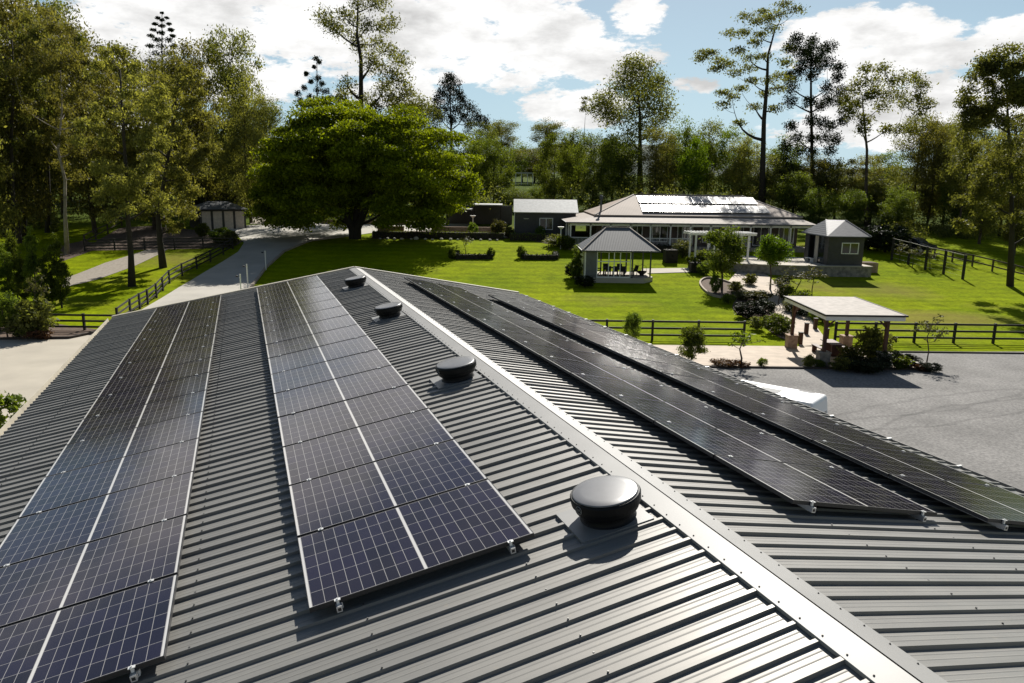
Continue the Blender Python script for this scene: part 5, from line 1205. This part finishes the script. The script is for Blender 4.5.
for s_ in (-1, 1):
    for x0, x1 in ((-2.3, -1.2), (-1.1, 0), (.1, 1.1)):
        b = MB(); b.add([(x0, s_*(yw(1.2)+.012), 1.15), (x1, s_*(yw(1.2)+.012), 1.15), (x1-.05, s_*(yw(2.0)+.012), 1.98), (x0, s_*(yw(2.0)+.012), 1.98)], [(0, 1, 2, 3)]); b.build('side_window', M['dogglass'], t, recalc=False)
b = MB(); b.add([(1.27, -.80, 2.14), (1.27, .80, 2.14), (1.93, .86, 1.36), (1.93, -.86, 1.36)], [(0, 1, 2, 3)])
o = b.build('windscreen', M['dogglass'], t, recalc=False); o.location = (.03, 0, .03)
b = MB(); b.add([(-2.63, -.82, 1.2), (-2.63, .82, 1.2), (-2.555, .76, 2.05), (-2.555, -.76, 2.05)], [(0, 1, 2, 3)]); b.build('rear_window', M['dogglass'], t, recalc=False)
for (x0, x1, y0_, y1_) in ((.1, .8, -.5, .1), (-1.0, -.2, -.2, .35), (-2.1, -1.5, -.75, -.6)):
    b = MB(); b.box(x0, x1, y0_, y1_, 2.362, 2.372); b.build('roof_panel', M['skylight'], t)
for s_ in (-1, 1):
    b = MB(); b.box(2.55, 2.64, s_*.62-.14, s_*.62+.14, .78, .92); b.build('headlight', M['dogglass'], t)
    b = MB(); b.box(-2.66, -2.58, s_*.88-.07, s_*.88+.07, .9, 1.25); b.build('tail_light', M['terracotta'], t)
cp = at(914, 252)
prof = [(-2.2, .35), (-2.25, .95), (-2.1, 1.35), (-1.5, 1.66), (.2, 1.7), (.6, 1.6), (1.15, 1.12), (2.1, .95), (2.25, .7), (2.2, .35)]
t, yw = vehicle('parked_car', 'dark car with sun glinting off its roof parked under the trees beyond the trellis', 'car', (cp.x, cp.y, cp.z+.0), R(-60), M['cardark'], 4.4, 1.85, 1.7, prof)
for s_ in (-1, 1):
    for x0, x1 in ((-1.7, -.65), (-.55, .45)):
        b = MB(); b.add([(x0, s_*(yw(1.15)+.012), 1.1), (x1, s_*(yw(1.15)+.012), 1.1), (x1-.15, s_*(yw(1.5)+.012), 1.52), (x0+.1, s_*(yw(1.5)+.012), 1.52)], [(0, 1, 2, 3)]); b.build('side_window', M['glass'], t, recalc=False)
b = MB(); b.add([(.66, -.68, 1.56), (.66, .68, 1.56), (1.12, .76, 1.16), (1.12, -.76, 1.16)], [(0, 1, 2, 3)]); o = b.build('windscreen', M['glass'], t, recalc=False); o.location = (.04, 0, .03)

# ------------------------------------------------------------------ sky, clouds, sun
SUN_EL, SUN_AZ = R(39), R(13)
w = bpy.data.worlds.new('World'); S.world = w; w.use_nodes = True; N = w.node_tree.nodes; L = w.node_tree.links; bg = N['Background']
sky = N.new('ShaderNodeTexSky'); sky.sky_type = 'NISHITA'; sky.sun_disc = False; sky.sun_elevation = SUN_EL; sky.sun_rotation = SUN_AZ
sky.air_density = 1.0; sky.dust_density = .6; sky.ozone_density = 2.5; sky.altitude = 50
tc = N.new('ShaderNodeTexCoord'); sp_ = N.new('ShaderNodeSeparateXYZ'); L.new(tc.outputs['Generated'], sp_.inputs[0])
def mth(op, a, b=None, c=None):
    n = N.new('ShaderNodeMath'); n.operation = op
    for i, v in enumerate((a, b, c)):
        if v is None: continue
        if isinstance(v, (int, float)): n.inputs[i].default_value = v
        else: L.new(v, n.inputs[i])
    return n.outputs[0]
az_ = mth('ARCTAN2', sp_.outputs['X'], sp_.outputs['Y']); el_ = mth('ARCSINE', sp_.outputs['Z'])
az_ = mth('MULTIPLY', az_, 57.2958); el_ = mth('MULTIPLY', el_, 57.2958)
def pixdir(px, py):
    d = ray(px, py).normalized(); return math.degrees(math.atan2(d.x, d.y)), math.degrees(math.asin(d.z))
cv = N.new('ShaderNodeCombineXYZ'); L.new(mth('MULTIPLY', az_, .06), cv.inputs[0]); L.new(mth('MULTIPLY', el_, .15), cv.inputs[1])
def noise(scale, detail, rough, off=0):
    n = N.new('ShaderNodeTexNoise'); n.inputs['Scale'].default_value = scale; n.inputs['Detail'].default_value = detail; n.inputs['Roughness'].default_value = rough
    mp = N.new('ShaderNodeMapping'); mp.inputs['Location'].default_value = (off, off*.7, off*.3); L.new(cv.outputs[0], mp.inputs['Vector']); L.new(mp.outputs[0], n.inputs['Vector']); return n.outputs['Fac']
blobs = [((150, 12), 6, 2.4), ((220, 22), 8, 3.0), ((330, 25), 10, 3.8), ((440, 33), 9, 3.9), ((530, 42), 6, 3.6), ((600, 60), 4.5, 1.7), ((60, 60), 9, 5), ((250, 78), 4.5, 2.2), ((390, 96), 4, 1.2), ((572, 108), 4.2, 1.6), ((855, 40), 5, 2.1), ((895, 60), 5, 2.6), ((900, 98), 6, 3), ((1010, 38), 3.0, 1.4), ((985, 100), 6, 2), ((690, 85), 2.4, .7), ((636, 12), 2.2, 1.5), ((20, 140), 12, 3), ((860, 125), 6, 2)]
acc = None
for (pp, ra, re_) in blobs:
    a0, e0 = pixdir(*pp); dx = mth('DIVIDE', mth('SUBTRACT', az_, a0), ra); dy = mth('DIVIDE', mth('SUBTRACT', el_, e0), re_)
    q = mth('SUBTRACT', 1.0, mth('ADD', mth('MULTIPLY', dx, dx), mth('MULTIPLY', dy, dy)))
    acc = q if acc is None else mth('MAXIMUM', acc, q)
n1 = noise(3.4, 12, .68); n2 = noise(.55, 5, .55, 4.0); n3 = noise(2.2, 9, .6, 9.0)
m_in = mth('ADD', acc, mth('MULTIPLY', mth('SUBTRACT', n1, .5), 4.6))
rest = mth('MULTIPLY_ADD', mth('SUBTRACT', n2, .66), 9.0, mth('MULTIPLY', mth('SUBTRACT', n1, .5), 4.0))     # broken cloud added outside the view for panel reflections and ambient
band = N.new('ShaderNodeMapRange'); band.inputs['From Min'].default_value = 20; band.inputs['From Max'].default_value = 27; band.inputs['To Min'].default_value = 1.5; band.inputs['To Max'].default_value = 0; L.new(el_, band.inputs['Value']); rest = mth('ADD', rest, band.outputs[0])
hi = N.new('ShaderNodeMapRange'); hi.inputs['From Min'].default_value = 12.5; hi.inputs['From Max'].default_value = 17; L.new(el_, hi.inputs['Value'])
side = N.new('ShaderNodeMapRange'); side.inputs['From Min'].default_value = 36; side.inputs['From Max'].default_value = 44; L.new(mth('ABSOLUTE', az_), side.inputs['Value'])
out_ = mth('MAXIMUM', hi.outputs[0], side.outputs[0])
mk = mth('ADD', mth('MULTIPLY', m_in, mth('SUBTRACT', 1.0, out_)), mth('MULTIPLY', rest, out_))
mr = N.new('ShaderNodeMapRange'); mr.interpolation_type = 'SMOOTHSTEP'; mr.inputs['From Min'].default_value = -.05; mr.inputs['From Max'].default_value = .42; L.new(mk, mr.inputs['Value'])
sh = N.new('ShaderNodeMapRange'); sh.inputs['From Min'].default_value = .46; sh.inputs['From Max'].default_value = .66; sh.inputs['To Min'].default_value = 1.0; sh.inputs['To Max'].default_value = .62; L.new(n3, sh.inputs['Value'])
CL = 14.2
sunv = (math.sin(SUN_AZ)*math.cos(SUN_EL), math.cos(SUN_AZ)*math.cos(SUN_EL), math.sin(SUN_EL))
dt = mth('ADD', mth('ADD', mth('MULTIPLY', sp_.outputs['X'], sunv[0]), mth('MULTIPLY', sp_.outputs['Y'], sunv[1])), mth('MULTIPLY', sp_.outputs['Z'], sunv[2]))
glow = N.new('ShaderNodeMapRange'); glow.interpolation_type = 'SMOOTHSTEP'; glow.inputs['From Min'].default_value = .0; glow.inputs['From Max'].default_value = .75; glow.inputs['To Min'].default_value = .32; L.new(dt, glow.inputs['Value'])   # clouds near the sun scatter more light; the rest dimmed to cut ambient
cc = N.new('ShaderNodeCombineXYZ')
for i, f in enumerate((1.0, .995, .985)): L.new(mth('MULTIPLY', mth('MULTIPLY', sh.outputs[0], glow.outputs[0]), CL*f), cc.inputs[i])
lift_ = N.new('ShaderNodeMixRGB'); lift_.blend_type = 'MULTIPLY'; lift_.inputs[0].default_value = 1; L.new(sky.outputs[0], lift_.inputs[1]); lift_.inputs[2].default_value = (1.02, 1.0, .92, 1)
lowf = N.new('ShaderNodeMapRange'); lowf.inputs['From Min'].default_value = 0; lowf.inputs['From Max'].default_value = 19; lowf.inputs['To Min'].default_value = .85; lowf.inputs['To Max'].default_value = 0; L.new(el_, lowf.inputs['Value'])
pale = N.new('ShaderNodeMixRGB'); L.new(lowf.outputs[0], pale.inputs[0]); L.new(lift_.outputs[0], pale.inputs[1]); pale.inputs[2].default_value = (6.6, 9.9, 12.3, 1)
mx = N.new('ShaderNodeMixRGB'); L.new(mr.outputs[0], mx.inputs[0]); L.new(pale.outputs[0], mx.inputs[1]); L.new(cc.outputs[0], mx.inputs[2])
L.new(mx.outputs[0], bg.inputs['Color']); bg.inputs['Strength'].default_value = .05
ld = bpy.data.lights.new('sun', 'SUN'); ld.energy = 5.0; ld.angle = R(.53); ld.color = (1, .955, .875)
so = bpy.data.objects.new('sun', ld); C.objects.link(so)
sd = Vector((math.sin(SUN_AZ)*math.cos(SUN_EL), math.cos(SUN_AZ)*math.cos(SUN_EL), math.sin(SUN_EL)))
so.rotation_euler = sd.to_track_quat('Z', 'Y').to_euler(); so.location = (0, 0, 60)

S.view_settings.view_transform = 'Standard'; S.view_settings.look = 'None'; S.view_settings.exposure = .55; S.view_settings.gamma = 1
S.render.engine = 'CYCLES'; S.cycles.max_bounces = 6; S.cycles.diffuse_bounces = 3; S.cycles.transmission_bounces = 4; S.cycles.transparent_max_bounces = 4
S.cycles.use_denoising = True
